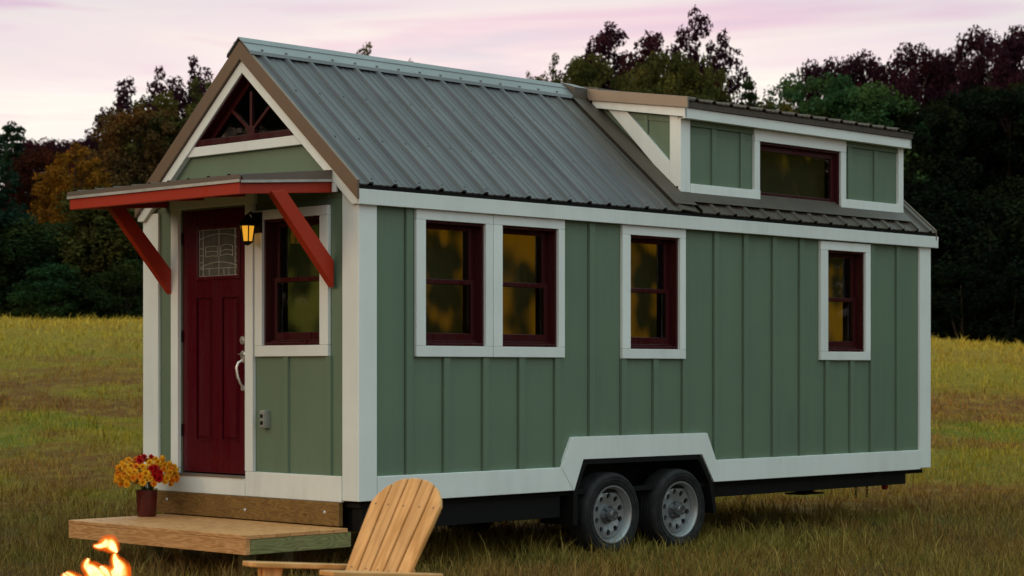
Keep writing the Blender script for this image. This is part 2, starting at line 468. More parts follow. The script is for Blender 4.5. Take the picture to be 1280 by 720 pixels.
# ------------------------------------------------------------------ trees
leafm = bpy.data.materials.new('leaf'); leafm.use_nodes = True; nt = leafm.node_tree
nt.nodes.remove(nt.nodes['Principled BSDF'])
oi = N(nt, 'ShaderNodeObjectInfo'); a = N(nt, 'ShaderNodeAttribute', attribute_name='tint')
c1 = mixc(nt, maprange(nt, a.outputs['Fac'], 0, 1, 0, 1), oi.outputs['Color'], mixc(nt, 1.0, oi.outputs['Color'], (.45, .5, .5), 'MULTIPLY'))
pn = noise(nt, N(nt, 'ShaderNodeNewGeometry').outputs['Position'], .55, 3)
c1 = mixc(nt, maprange(nt, pn, .5, .72, 0, .5), c1, mixc(nt, 1.0, oi.outputs['Color'], (2.0, 1.25, .6), 'MULTIPLY'))
df = N(nt, 'ShaderNodeBsdfDiffuse'); tl = N(nt, 'ShaderNodeBsdfTranslucent'); mx = N(nt, 'ShaderNodeMixShader'); mx.inputs[0].default_value = .22
nt.links.new(c1, df.inputs[0]); nt.links.new(c1, tl.inputs[0]); nt.links.new(df.outputs[0], mx.inputs[1]); nt.links.new(tl.outputs[0], mx.inputs[2])
nt.links.new(mx.outputs[0], nt.nodes['Material Output'].inputs[0])
BARK = plain('bark', (.07, .055, .045), .9, 0, .1, .3, 5)

def leaves_mesh(name, centers, radii, nleaf, size, rng, flat=.6):
    """many leaf quads spread through clumps"""
    nc = len(centers)
    wgt = radii ** 2; idx = rng.choice(nc, nleaf, p=wgt / wgt.sum())
    d = rng.normal(size=(nleaf, 3)); d /= np.linalg.norm(d, axis=1)[:, None]
    rr = radii[idx] * rng.uniform(.25, 1.08, nleaf) ** .6
    p = centers[idx] + d * rr[:, None] * np.array([1, 1, flat])
    nrm = d * .6 + rng.normal(size=(nleaf, 3)) * .6; nrm[:, 2] += .5
    nrm /= np.linalg.norm(nrm, axis=1)[:, None]
    t = np.cross(nrm, rng.normal(size=(nleaf, 3))); t /= np.linalg.norm(t, axis=1)[:, None]
    b = np.cross(nrm, t)
    s = size * rng.uniform(.55, 1.35, nleaf)[:, None]
    v = np.stack([p - t * s, p - b * s * .55, p + t * s, p + b * s * .55], 1).reshape(-1, 3)
    me = bpy.data.meshes.new(name)
    me.vertices.add(len(v)); me.vertices.foreach_set('co', v.astype(np.float32).ravel())
    me.loops.add(nleaf * 4); me.loops.foreach_set('vertex_index', np.arange(nleaf * 4, dtype=np.int32))
    me.polygons.add(nleaf); me.polygons.foreach_set('loop_start', (np.arange(nleaf) * 4).astype(np.int32))
    me.update(calc_edges=True)
    ct = rng.random(nc)
    at = me.attributes.new('tint', 'FLOAT', 'FACE')
    at.data.foreach_set('value', np.clip(ct[idx] * .75 + rng.random(nleaf) * .35, 0, 1).astype(np.float32))
    me.materials.append(leafm)
    return me

def tree_proto(kind, seed):
    """unit-ish tree: height 10 m, crown radius 3 m; scaled per tree"""
    rng = np.random.default_rng(seed)
    H = 10.0
    mb = MB()
    if kind == 'broad' or kind == 'sparse':
        cs = []; rs = []
        full = kind == 'broad'
        tops = [(1.5 * math.cos(q_ * .9) + rng.uniform(-.35, .35), 1.5 * math.sin(q_ * .9) + rng.uniform(-.35, .35), rng.uniform(8.2, 9.6)) for q_ in range(7)] + [(rng.uniform(-.6, .6), 0, 10.0)]
        nc = 230 if full else 165
        ph = rng.uniform(0, 6.28, 4)
        while len(cs) < nc:
            tx, ty, tz = tops[rng.integers(len(tops))]
            z = rng.uniform(1.0, tz - .25)
            u = (z - 1.0) / (tz - 1.0)
            rad = 1.75 * min(1, (u + .12) * 2.2) ** .5 * max(.03, 1 - u ** 2.6) ** .5
            an = rng.uniform(0, 6.28)
            rad *= 1 + .28 * math.sin(3 * an + ph[0] + z) + .18 * math.sin(5 * an + ph[1] - 2 * z)
            q = rad * math.sqrt(rng.uniform(.15, 1))
            p = np.array([tx * min(1, .45 + u) + math.cos(an) * q, ty * min(1, .45 + u) + math.sin(an) * q, z])
            cs.append(p); rs.append(rng.uniform(.26, .62) * (1.0 - .35 * max(0, u - .7) / .3) * (1 if full else .8))
        for tx, ty, tz in tops:
            for q_ in range(7):
                z = tz - .30 - q_ * .30
                cs.append(np.array([tx + rng.uniform(-.2, .2) * (1 + q_ * .3), ty + rng.uniform(-.2, .2) * (1 + q_ * .3), z])); rs.append(rng.uniform(.26, .36) + .03 * q_)
        nc = len(cs)
        cs = np.array(cs); rs = np.array(rs)
        me = leaves_mesh('crown', cs, rs, 34000 if full else 17000, .088, rng, .8)
        tr = [(0, 0, -.4), (.05, .03, 1.5), (-.08, .06, 3.5), (.1, -.05, 5.5), (0, 0, 7.5), (0.03, 0, 8.6)]
        mb.tube(tr, [.24, .19, .15, .10, .05, .012], 8)
        for i in rng.choice(nc, 34, replace=False):
            q = cs[i]; zb = max(1.2, q[2] - rng.uniform(.8, 2.0)); zb = min(zb, 7.8)
            m = np.array([q[0] * .5, q[1] * .5, (zb + q[2]) / 2 + .1])
            mb.tube([(0, 0, zb), tuple(m), tuple(q)], [.06, .035, .008], 5)
    elif kind == 'round':
        cs = []; rs = []; ph = rng.uniform(0, 6.28, 4)
        while len(cs) < 190:
            z = rng.uniform(1.0, 9.45); u = (z - 5.2) / 4.6
            if abs(u) > 1: continue
            rad = 2.55 * (1 - abs(u) ** 2.6) ** .5 * (1 if z > 4 else .8 + .05 * z)
            an = rng.uniform(0, 6.28)
            rad *= 1 + .14 * math.sin(3 * an + ph[0] + z * .7) + .10 * math.sin(5 * an + ph[1] - z)
            q = rad * math.sqrt(rng.uniform(.2, 1))
            cs.append((math.cos(an) * q, math.sin(an) * q, z)); rs.append(rng.uniform(.38, .72) * (.8 if z > 8 else 1))
        nc = len(cs); cs = np.array(cs); rs = np.array(rs)
        me = leaves_mesh('crown', cs, rs, 40000, .085, rng, .8)
        mb.tube([(0, 0, -.4), (.05, .03, 2), (-.05, 0, 5), (0, 0, 8.5)], [.24, .18, .12, .02], 8)
        for i in rng.choice(nc, 24, replace=False):
            q = cs[i]; zb = min(max(1.2, q[2] - 1.2), 7.8)
            mb.tube([(0, 0, zb), (q[0] * .5, q[1] * .5, (zb + q[2]) / 2 + .1), tuple(q)], [.06, .035, .008], 5)
    elif kind == 'conifer':
        cs = []; rs = []
        for i in range(26):
            z = .9 + i * .345
            rad = 2.6 * (1 - z / 10.2) ** .8 + .15
            k = max(3, int(9 * (1 - z / 11)))
            a0 = rng.uniform(0, 6)
            for j in range(k):
                an = a0 + j * 2 * math.pi / k + rng.uniform(-.3, .3)
                rj = rad * rng.uniform(.6, 1.12)
                for q in (.5, 1):
                    cs.append((math.cos(an) * rj * q, math.sin(an) * rj * q, z - .18 * rj * q)); rs.append(.28 + .14 * rad * q * .7)
                if j % 2 == 0: mb.tube([(0, 0, z), (math.cos(an) * rj, math.sin(an) * rj, z - .18 * rj)], [.035, .008], 4)
        cs.append((0, 0, 9.7)); rs.append(.25)
        me = leaves_mesh('crown', np.array(cs), np.array(rs), 20000, .10, rng, .5)
        mb.tube([(0, 0, -.4), (0, 0, 5), (0, 0, 9.8)], [.2, .12, .015], 8)
    else:  # shrub, 10 m tall units but broad to the ground
        cs = []; rs = []
        for i in range(80):
            z = rng.uniform(.3, 9.2); rad = 2.9 * math.sqrt(max(.05, 1 - (z / 10) ** 2.2))
            an = rng.uniform(0, 2 * math.pi); rr = rad * math.sqrt(rng.uniform(.1, 1))
            cs.append((math.cos(an) * rr, math.sin(an) * rr, z)); rs.append(rng.uniform(.5, 1.05))
        me = leaves_mesh('crown', np.array(cs), np.array(rs), 16000, .13, rng, 1.2)
        for j in range(5):
            an = j * 1.25
            mb.tube([(math.cos(an) * .2, math.sin(an) * .2, -.5), (math.cos(an) * .8, math.sin(an) * .8, 4), (math.cos(an) * 1.4, math.sin(an) * 1.4, 7.5)], [.12, .08, .02], 6)
    tm = mb.build('trunk', BARK)
    trunk_me = tm.data; bpy.data.objects.remove(tm)
    return me, trunk_me

PROTO = {}
for kind, seeds in (('broad', (1, 2, 3, 4)), ('sparse', (11, 12)), ('conifer', (21, 22)), ('round', (41, 42, 43)), ('shrub', (31, 32, 33))):
    PROTO[kind] = [tree_proto(kind, s) for s in seeds]
tcount = {}
def tree(px, topy, Y, rad, kind, color, label, cat='tree', X=None, height=None):
    if X is None: X = (px - 640) / 2600 * Y
    z0 = float(terrain(X, Y)) - .05
    Hh = height if height else 1.438 + (463 - topy) / 2600 * Y - z0
    k = tcount.get(kind, 0); tcount[kind] = k + 1
    cm, tm = PROTO[kind][k % len(PROTO[kind])]
    nm = {'broad': 'broadleaf_tree', 'sparse': 'broadleaf_tree', 'round': 'broadleaf_tree', 'conifer': 'conifer_tree', 'shrub': 'shrub'}[kind]
    root = empty(nm, (X, Y, z0), random.uniform(0, 6.28))
    s = rad / 3.0
    root.scale = (s, s, Hh / 10.0)
    tag(root, label, cat, 'trees and shrubs along the field edge')
    c = bpy.data.objects.new('crown', cm); link(c, root); c.color = (*color, 1)
    t = bpy.data.objects.new('trunk' if kind != 'shrub' else 'stems', tm); link(t, root)
    return root

DG = (.030, .052, .020); OL = (.088, .088, .026); PL = (.045, .016, .026); BR = (.105, .062, .024)
TG = (.018, .042, .028); OR = (.27, .115, .016); MG = (.040, .090, .036); VD = (.012, .020, .011)
T = [
 (-30, 140, 62, 2.6, 'conifer', TG, 'tall dark teal conifer cut by the left edge of the picture'),
 (14, 146, 68, 1.9, 'conifer', TG, 'dark pointed conifer at the far left, just right of the one cut by the edge'),
 (-75, 150, 70, 3.0, 'broad', DG, 'dark broadleaf tree beyond the left edge behind the conifers'),
 (62, 166, 92, 3.0, 'round', PL, 'distant plum dark tree low on the skyline right of the far left conifers'),
 (105, 170, 96, 3.2, 'round', PL, 'distant low dark tree on the skyline above the orange tree'),
 (50, 178, 66, 1.4, 'round', (.070, .022, .014), 'russet red brown tree left of the orange tree'),
 (94, 176, 60, 1.5, 'broad', OR, 'orange autumn tree left of the awning'),
 (132, 140, 72, 1.8, 'broad', PL, 'dark maroon tree between the orange tree and the tall olive one'),
 (168, 94, 69, 2.1, 'sparse', PL, 'maroon topped airy tree with a pointed top left of the gable'),
 (176, 128, 64, 2.3, 'round', BR, 'brownish olive tree with thick crown left of the gable'),
 (232, 66, 70, 2.0, 'sparse', PL, 'tall airy plum dark treetop just left of the roof peak'),
 (222, 112, 65, 2.2, 'broad', OL, 'olive tree directly behind the left roof rake'),
 (285, 80, 68, 2.0, 'sparse', OL, 'light olive airy tree touching the left side of the roof peak'),
 (-10, 262, 57, 1.9, 'shrub', TG, 'dark teal bush low at the far left of the field edge'),
 (40, 275, 56.5, 1.5, 'shrub', DG, 'deep green bush under the russet tree'),
 (85, 262, 58, 1.6, 'shrub', MG, 'mid green bush right under the orange tree'),
 (130, 236, 57, 1.7, 'shrub', OL, 'olive bush under the left end of the awning'),
 (178, 246, 57.5, 1.7, 'shrub', DG, 'dark bush between the awning end and the house corner'),
 (228, 225, 59, 2.0, 'shrub', DG, 'dark bush right behind the front corner of the house'),
 (66, 330, 55.5, 1.1, 'shrub', MG, 'small mossy green bush standing forward at the field edge on the left'),
 (150, 325, 55.5, 1.2, 'shrub', DG, 'small dark bush standing forward just left of the house'),
 (350, 105, 68, 2.6, 'broad', OL, 'olive tree hidden behind the front half of the roof'),
 (462, 50, 70, 1.8, 'sparse', OL, 'thin olive treetop peeping over the metal ridge near the peak'),
 (515, 70, 72, 1.5, 'sparse', OL, 'lowest thin twigs peeping over the middle of the metal ridge'),
 (575, 105, 68, 2.4, 'broad', OL, 'tree hidden behind the middle of the ridge'),
 (655, 84, 66, 1.0, 'sparse', OL, 'small airy olive treetop above the ridge end'),
 (690, 62, 65, 1.3, 'broad', OL, 'narrow olive tree left of the big maroon topped trees'),
 (772, 20, 70, 2.4, 'broad', PL, 'left one of the two big maroon topped trees above the dormer'),
 (868, 5, 69, 2.1, 'broad', PL, 'tallest tree, dark maroon top above the dormer roof'),
 (745, 62, 63, 1.9, 'round', OL, 'olive tree in front of the big maroon topped pair, left'),
 (832, 58, 64, 2.2, 'round', OL, 'olive tree in front of the big maroon topped pair, right'),
 (880, 62, 66, 1.4, 'sparse', OL, 'airy olive branches at the right flank of the tallest tree'),
 (936, 88, 64, 1.25, 'conifer', DG, 'small dark green pine in the gap right of the tallest tree'),
 (968, 116, 61, 1.3, 'round', OL, 'low olive tree right of the small pine, above the dormer'),
 (1010, 82, 62, 2.2, 'round', MG, 'mid green rounded tree above the right end of the dormer'),
 (1078, 96, 60, 2.4, 'round', MG, 'wide mid green tree right of the dormer corner'),
 (1035, 62, 72, 1.9, 'round', PL, 'lowest of the plum dark treetops on the right skyline'),
 (1092, 56, 71, 1.9, 'round', PL, 'second plum dark treetop from the left on the right skyline'),
 (1142, 46, 70, 2.1, 'round', PL, 'plum dark rounded treetop in the middle of the right skyline'),
 (1190, 52, 72, 1.8, 'round', PL, 'slightly sunken plum dark treetop left of the highest right ones'),
 (1238, 24, 69, 2.0, 'round', PL, 'high plum dark treetop near the right edge'),
 (1292, 16, 70, 2.2, 'round', PL, 'highest plum dark treetop cut by the right edge'),
 (1140, 118, 60, 2.2, 'round', VD, 'near black tree just right of the dormer eave'),
 (1200, 104, 62, 2.3, 'round', VD, 'near black tree with sky specks through it, right of the house'),
 (1262, 96, 61, 2.3, 'round', VD, 'near black tree at the right edge under the plum tops'),
 (1330, 90, 62, 2.6, 'round', VD, 'near black tree beyond the right edge'),
 (1120, 235, 58, 1.9, 'shrub', VD, 'black green bush behind the far corner of the house'),
 (1178, 225, 58.5, 1.9, 'shrub', VD, 'black green bush right beside the far corner of the house'),
 (1232, 240, 57.5, 1.8, 'shrub', VD, 'black green bush between the house and the right edge'),
 (1286, 222, 58, 2.0, 'shrub', VD, 'black green bush cut by the right edge'),
 (1205, 330, 56, 1.2, 'shrub', VD, 'low dark bush standing forward at the field edge on the right'),
 (1260, 335, 56, 1.2, 'shrub', VD, 'lowest dark bush standing forward beside the right edge'),
]
for t in T: tree(*t)
# trees filling the wood behind the house and both flanks (seen from other positions, and in the window panes)
k = 0
for px in range(300, 1100, 100):
    tree(px, 190, 60 + (k % 3) * 2, 2.6, 'broad' if k % 2 else 'shrub', (DG, OL, MG)[k % 3], 'dark tree of the wood hidden behind the house'); k += 1
for i, (X, Y, h, r_, cc) in enumerate([(24, 9, 9, 4, OR), (25, 15.5, 10, 4.2, DG), (26, 21, 10, 4.2, OL), (25, 28, 10, 4, DG), (26, 36, 10, 4, OL), (25, 46, 10, 4, DG),
        (-24, 8, 9, 4, DG), (-25, 14, 10, 4.2, OL), (-25, 20, 10, 4.2, DG), (-26, 27, 10, 4, OR), (-26, 36, 10, 4, DG), (-25, 46, 10, 4, OL)]):
    tree(0, 0, Y, r_, 'broad', cc, 'tree at the side of the meadow beyond the %s edge of the picture' % ('right' if X > 0 else 'left'), X=X, height=h)

for i in range(9):  # unseen bush rows added so the panes mirror foliage instead of sky
    for sx in (1, -1):
        tree(0, 0, 6 + i * 4.2, 3.2, 'shrub', (DG, (.16, .10, .012), OL)[i % 3], 'unseen bush added beyond the %s edge so the panes reflect foliage' % ('right' if sx > 0 else 'left'), 'bush', X=sx * (20.5 + (i % 2)), height=5.5 + (i * 7 % 3))
# ------------------------------------------------------------------ THE TINY HOUSE (local x = length, y = width, z up)
HX, HY, HR = -1.0714, 14.585, math.atan2(.71689, .69719)
house = empty('tiny_house', (HX, HY, 0), HR)
tag(house, 'sage green tiny house on a twin axle trailer, white trim, grey ribbed metal roof', 'tiny house')
L, W = 7.19, 2.5
ZB, ZT = .518, 2.604
EY, EZ, RY, RZ = -.07, 2.742, 1.25, 3.86      # eave and ridge of the metal roof
K = (RZ - EZ) / (RY - EY)
def roofz(y):
    return EZ + K * ((y if y <= RY else 2 * RY - y) - EY)

def side_box(mb, x0, x1, z0, z1, out, inn=0.0, **kw):  # on the long wall; out = how proud
    mb.box(x0, x1, -out, inn, z0, z1, **kw)
def front_box(mb, y0, y1, z0, z1, out, inn=0.0, **kw):
    mb.box(-out, inn, y0, y1, z0, z1, **kw)

def cells(mb, box, u0, u1, z0, z1, holes):
    us = sorted({u0, u1, *[h[0] for h in holes], *[h[1] for h in holes]})
    zs = sorted({z0, z1, *[h[2] for h in holes], *[h[3] for h in holes]})
    for i in range(len(us) - 1):
        for j in range(len(zs) - 1):
            uc, zc = (us[i] + us[i + 1]) / 2, (zs[j] + zs[j + 1]) / 2
            if any(h[0] < uc < h[1] and h[2] < zc < h[3] for h in holes): continue
            box(us[i], us[i + 1], zs[j], zs[j + 1])

# side wall facing the camera
WINS = [(.617, 1.230, 1.616, 2.525), (1.408, 2.024, 1.616, 2.525), (2.868, 3.486, 1.610, 2.522), (5.552, 6.134, 1.606, 2.512)]
TRIMS = [(.524, 1.306, 1.537, 2.600), (1.312, 2.094, 1.537, 2.600), (2.771, 3.560, 1.533, 2.598), (5.440, 6.211, 1.530, 2.590)]
def bb(mb, x, z0, z1, y=0.0, out=.020, wd=.062):   # a batten on plane y, its left edge at x
    mb.box(x, x + wd, y - out, y, z0, z1, tint=.3)
mb = MB()
WH = [(2.19, 3.93, ZB, .76)]
FULL = (.436, 1.598, 1.996, 2.391, 3.949, 4.350, 4.753, 5.146, 6.228, 6.651)
LOW = (.809, 1.213, 2.771, 3.164, 3.535, 5.528, 5.908)
GAPS = []
for x in FULL: GAPS.append((x - .008, x, .66, ZT if x not in (1.598, 1.996) else 1.535))
for x in LOW: GAPS.append((x - .008, x, .66, 1.533))
cells(mb, lambda a, b, c, d: mb.box(a, b, 0, .07, c, d, tint=.3), 0, L, ZB, ZT + .06, WINS + WH + GAPS)
mb.box(2.30, 3.80, .0, .07, .76, .761, tint=.3)
for x in FULL:
    lo = .66 if not 2.1 < x < 3.94 else .90
    bb(mb, x, lo, 1.535 if x in (1.598, 1.996) else ZT)
for x in LOW:
    bb(mb, x, .66 if not 2.1 < x < 3.94 else .90, 1.531)
wl = mb.build('wall', SAGE, house); wl['label'] = 'long sage green board and batten wall'

# front wall: door and window openings, gable above
FW = (.395, 1.044, 1.620, 2.545)     # y0 y1 z0 z1
DR = (1.243, 2.056, .652, 2.668)
GZ0 = 3.070
mb = MB()
cells(mb, lambda a, b, c, d: mb.box(0.0, .07, a, b, c, d, tint=.3), .07, W - .002, ZB, 2.66, [FW, DR])
# gable field up to the mid trim, cut by the roof slope
def gable_y(z): return RY - (RZ - .06 - z) / K
y66, y07 = gable_y(2.66), gable_y(GZ0 + .03)
mb.prism([(max(.0, y66), 2.66), (W - max(.0, y66), 2.66), (W - y07, GZ0 + .03), (y07, GZ0 + .03)], 0, 0.0, .07, tint=.3)
def fb(y0, y1, z0, z1):
    mb.prism([(0, y0), (-.02, y0 + .004), (-.02, y1 - .004), (0, y1)], 2, z0, z1, tint=.3)
fb(.755, .815, .66, 1.54); fb(.280, .345, .66, 1.54)
fb(2.156, 2.170, .66, 2.7)
wf = mb.build('wall', SAGEB, house); wf['label'] = 'front gable wall with the door'
# rear and far walls, floor, inner ceiling
mb = MB()
mb.box(.002, L - .002, W - .07, W, ZB, 2.66, tint=.3)
for i in range(18): mb.box(.2 + i * .39, .24 + i * .39, W, W + .02, .66, 2.6, tint=.3)
mb.build('wall', SAGE, house)
mb = MB()
mb.box(L - .07, L, .07, W - .07, ZB, 2.66, tint=.3)
mb.prism([(.02, 2.66), (W - .02, 2.66), (RY, RZ - .08)], 0, L - .07, L - .001, tint=.3)
mb.build('wall', SAGE, house)
mb = MB(); mb.box(.07, L - .07, .345, W - .345, ZB - .01, ZB + .08)
mb.build('floor', DARKIN, house)
mb = MB(); mb.box(1.0, L - .1, .65, .68, ZB + .1, 2.62); mb.box(.62, .65, .1, W - .1, ZB + .1, 2.62); mb.box(3.75, 6.85, .62, .64, 2.75, 3.6); mb.box(.5, .52, .8, 1.7, 2.8, 3.3)
mb.split('partition', DARKIN, house)

# trim
mb = MB()
mb.box(-.026, .145, -.026, .0, ZB, ZT + .02); mb.box(-.026, .0, .0, .152, ZB, 2.70)          # near corner
mb.box(7.025, L + .02, -.026, .0, ZB, ZT + .02); mb.box(L, L + .02, 0, .15, ZB, ZT)            # far corner
mb.box(-.026, .0, 2.322, W + .02, ZB, 2.66); mb.box(0, .15, W, W + .022, ZB, ZT)               # left corner
mb.split('corner_trim', WHITE, house, bevel=.004)
mb = MB()
mb.box(.148, 2.188, -.032, 0, ZB - .012, .690); mb.box(3.93, 7.022, -.032, 0, ZB - .012, .688)
mb.prism([(2.19, ZB - .012), (2.046, .691), (2.174, .922), (3.832, .918), (3.95, .688), (3.93, ZB - .012), (3.925, ZB - .012), (3.765, .742), (2.300, .745), (2.195, ZB - .012)], 1, -.036, -.001)
mb.box(-.032, 0, .155, 1.235, ZB - .012, .690); mb.box(-.036, 0, 1.237, 2.13, ZB - .012, .636); mb.box(-.032, 0, 2.133, 2.320, ZB - .012, .690)
mb.split('skirt_board', WHITE, house, bevel=.004)
mb = MB()
mb.box(-.052, 7.29, -.060, -.034, 2.600, 2.708); mb.box(-.02, 7.29, W + .034, W + .06, 2.6, 2.708)
mb.box(0, 7.28, -.034, .01, 2.604, 2.62)
mb.split('fascia', WHITE, house, bevel=.004)
# rake boards on the gable: white, with the brown flashing over it
def rake(mb, d0, d1, x0, x1, mi=0, ylow=-.055):
    """board parallel to the slope, d0..d1 = perpendicular distance below the roof top line"""
    c = math.sqrt(1 + K * K)
    def zt(y, d): return EZ + K * (y - EY) - d * c
    for s in (0, 1):
        zc_ = 2.603; yc = EY + (zc_ - EZ + d1 * c) / K
        if yc > ylow: pts = [(ylow, zt(ylow, d0)), (RY, zt(RY, d0)), (RY, zt(RY, d1)), (yc, zc_), (ylow, zc_)]
        else: pts = [(ylow, zt(ylow, d0)), (RY, zt(RY, d0)), (RY, zt(RY, d1)), (ylow, zt(ylow, d1))]
        if s: pts = [(2 * RY - y, z) for y, z in pts]
        mb.prism(pts, 0, x0, x1, mi=mi)
mb = MB()
rake(mb, .090, .165, -.052, -.002)
rake(mb, .060, .15, L + .002, L + .05)
# horizontal gable board
ya, yb = gable_y(3.135) + .0, gable_y(3.062) + .0
mb.prism([(yb + .06, 3.064), (W - yb - .06, 3.064), (W - ya - .06, 3.137), (ya + .06, 3.137)], 0, -.038, -.002)
mb.split('rake_trim', WHITE, house, bevel=.004)
mb = MB()
rake(mb, -.012, .088, -.075, -.054, ylow=-.062)
rake(mb, -.014, -.008, -.075, -.045, ylow=-.062)
rake(mb, -.012, .060, L + .052, L + .07, ylow=-.062)
mb.split('rake_flashing', BROWNMETAL, house, bevel=.002)

# gable window
mb = MB()
def tri(z): return gable_y(z) + .075
zb, zt_ = 3.140, 3.655
def ringtri(mb, a, b, x0, x1, **kw):
    """triangle frame: outer inset a, inner inset b from the opening"""
    c = math.sqrt(1 + K * K)
    apz = RZ - .165 * c
    def corner(i):
        z0 = zb + i; ap = apz - i * c
        return [(RY - (ap - z0) / K, z0), (RY + (ap - z0) / K, z0), (RY, ap)]
    A, B = corner(a), corner(b)
    for i in range(3):
        j = (i + 1) % 3
        mb.prism([A[i], A[j], B[j], B[i]], 0, x0, x1, **kw)
    return B
ringtri(mb, -.03, .012, -.036, .06)
B = ringtri(mb, .012, .055, .03, .06)
mb.box(-.040, .03, B[0][0] - .10, B[1][0] + .10, zb - .002, zb + .045)
cy = RY
for ang, ln_ in ((90, .30), (38, .30), (142, .30)):
    mb.bar((.045, cy, zb + .075), (.045, cy + math.cos(R(ang)) * ln_, zb + .075 + math.sin(R(ang)) * ln_), .026, .026, up=(1, 0, 0))
mb.lathe([(.0, .030), (.045, .030), (.045, .06), (0, .06)], 14, 0, (0, cy, zb + .075))
gw = mb.build('window', MAROON, house, bevel=.002); gw['label'] = 'triangular gable window with fanned muntins'
mb = MB(); mb.prism([(B[0][0], B[0][1]), (B[1][0], B[1][1]), (B[2][0], B[2][1])], 0, .048, .052)
mb.build('pane', GLASS, gw)

# roof sheets
def rib_profile(x0, x1, period=.2286, phase=.04, rh=.021):
    pts = [(x0, 0)]
    x = x0 + phase
    while x < x1 - .06:
        for dx, h in ((-.030, 0), (-.013, rh), (.013, rh), (.030, 0), (.085, 0), (.090, .004), (.102, .004), (.107, 0), (.150, 0), (.155, .004), (.167, .004), (.172, 0)):
            q = x + dx
            if x0 < q < x1: pts.append((q, h))
        x += period
    pts.append((x1, 0)); return pts
def sheet(mb, prof, p0, p1, th=.003, closed=True):
    """prof along x, swept from (y0,z0) to (y1,z1); heights go along the normal"""
    (y0, z0), (y1, z1) = p0, p1
    d = math.hypot(y1 - y0, z1 - z0); ny, nz = -(z1 - z0) / d, (y1 - y0) / d
    if nz < 0: ny, nz = -ny, -nz
    vs = []
    for (y, z) in (p0, p1):
        for x, h in prof: vs.append((x, y + ny * h, z + nz * h))
        for x, h in prof: vs.append((x, y + ny * (h - .012), z + nz * (h - .012)))
    n = len(prof); fs = []
    for i in range(n - 1):
        fs.append((i, i + 1, 2 * n + i + 1, 2 * n + i))
        fs.append((n + i, 3 * n + i, 3 * n + i + 1, n + i + 1))
        fs.append((i, n + i, n + i + 1, i + 1)); fs.append((2 * n + i, 2 * n + i + 1, 3 * n + i + 1, 3 * n + i))
    mb.add(vs, fs, None, .5)
def screws(mb, xs_, p0, p1, ts, off=.003):
    (y0, z0), (y1, z1) = p0, p1
    d = math.hypot(y1 - y0, z1 - z0); ny, nz = -(z1 - z0) / d, (y1 - y0) / d
    for t in ts:
        for x in xs_:
            y, z = y0 + (y1 - y0) * t, z0 + (z1 - z0) * t
            mb.tube([(x, y + ny * off, z + nz * off), (x, y + ny * (off + .007), z + nz * (off + .007))], .0085, 6, mi=1)
mb = MB()
prof = rib_profile(-.055, 7.245, phase=.10)
ribx = [-.055 + .10 + .2286 * i for i in range(32)]
DX0, DX1 = 3.60, 6.975          # dormer roof extent
DY = .13
# three pieces of the near slope: before, under and after the dormer
pl = [p for p in prof if p[0] <= 3.47] + [(3.70, 0)]; pr = [p for p in prof if p[0] >= 6.90]; pm = [p for p in prof if 3.70 <= p[0] <= 6.90]
sheet(mb, pl, (EY, EZ), (RY, RZ))
sheet(mb, pr, (EY, EZ), (RY, RZ))
sheet(mb, pm, (EY, EZ), (DY + .04, roofz(DY + .04)))
sheet(mb, prof, (2 * RY - EY, EZ), (RY, RZ))
mb.cur = 1
screws(mb, [x + .045 for x in ribx if x < 3.5], (EY, EZ), (RY, RZ), (.035, .33, .66, .9))
screws(mb, [x + .045 for x in ribx if 3.6 < x], (EY, EZ), (RY, RZ), (.03,))
SCREW = plain('screw_head', (.05, .05, .05), .4, .5)
mb.cur = 0
# flat apron flashing under the dormer sill and valley flashing beside its cheek
nn_ = Vector((0, -K, 1)).normalized()
def slope_box(mb, x0, x1, ya, yb, off, th):
    a = Vector((0, ya, roofz(ya))); b = Vector((0, yb, roofz(yb)))
    P = [a + nn_ * off, b + nn_ * off, b + nn_ * (off + th), a + nn_ * (off + th)]
    mb.prism([(p.y, p.z) for p in P], 0, x0, x1, tint=.5)
slope_box(mb, 3.50, 6.93, .015, .17, .027, .003)
slope_box(mb, 3.42, 3.70, -.02, 1.16, .026, .003)
mb.build('roof', [ROOF, SCREW], house)
# dark closure under the sheets at the eave
mb = MB(); mb.box(-.05, 7.24, -.056, -.0, 2.7085, 2.734)
mb.prism([(-.05, 2.715), (RY, RZ - .03), (W + .05, 2.715), (W + .05, 2.700), (RY, RZ - .06), (-.05, 2.700)], 0, .06, L - .1)
mb.build('roof_deck', BLACK, house)
# ridge cap
mb = MB()
c = math.sqrt(1 + K * K)
for s in (-1, 1):
    pts = [(RY, RZ + .048), (RY + s * .135, RZ + .048 - .135 * K), (RY + s * .140, RZ + .030 - .145 * K), (RY + s * .133, RZ + .036 - .135 * K), (RY, RZ + .040)]
    mb.prism(pts, 0, -.085, 3.48)
    pts2 = [(RY + s * .045, RZ + .056 - .045 * K), (RY + s * .060, RZ + .056 - .060 * K), (RY + s * .060, RZ + .046 - .060 * K), (RY + s * .045, RZ + .046 - .045 * K)]
    mb.prism(pts2, 0, -.084, 3.479)
for x in ribx:
    if x < 3.4: mb.tube([(x, RY - .118, RZ + .044 - .118 * K), (x, RY - .123, RZ + .056 - .118 * K)], .011, 6)
mb.build('ridge_cap', RIDGE, house)

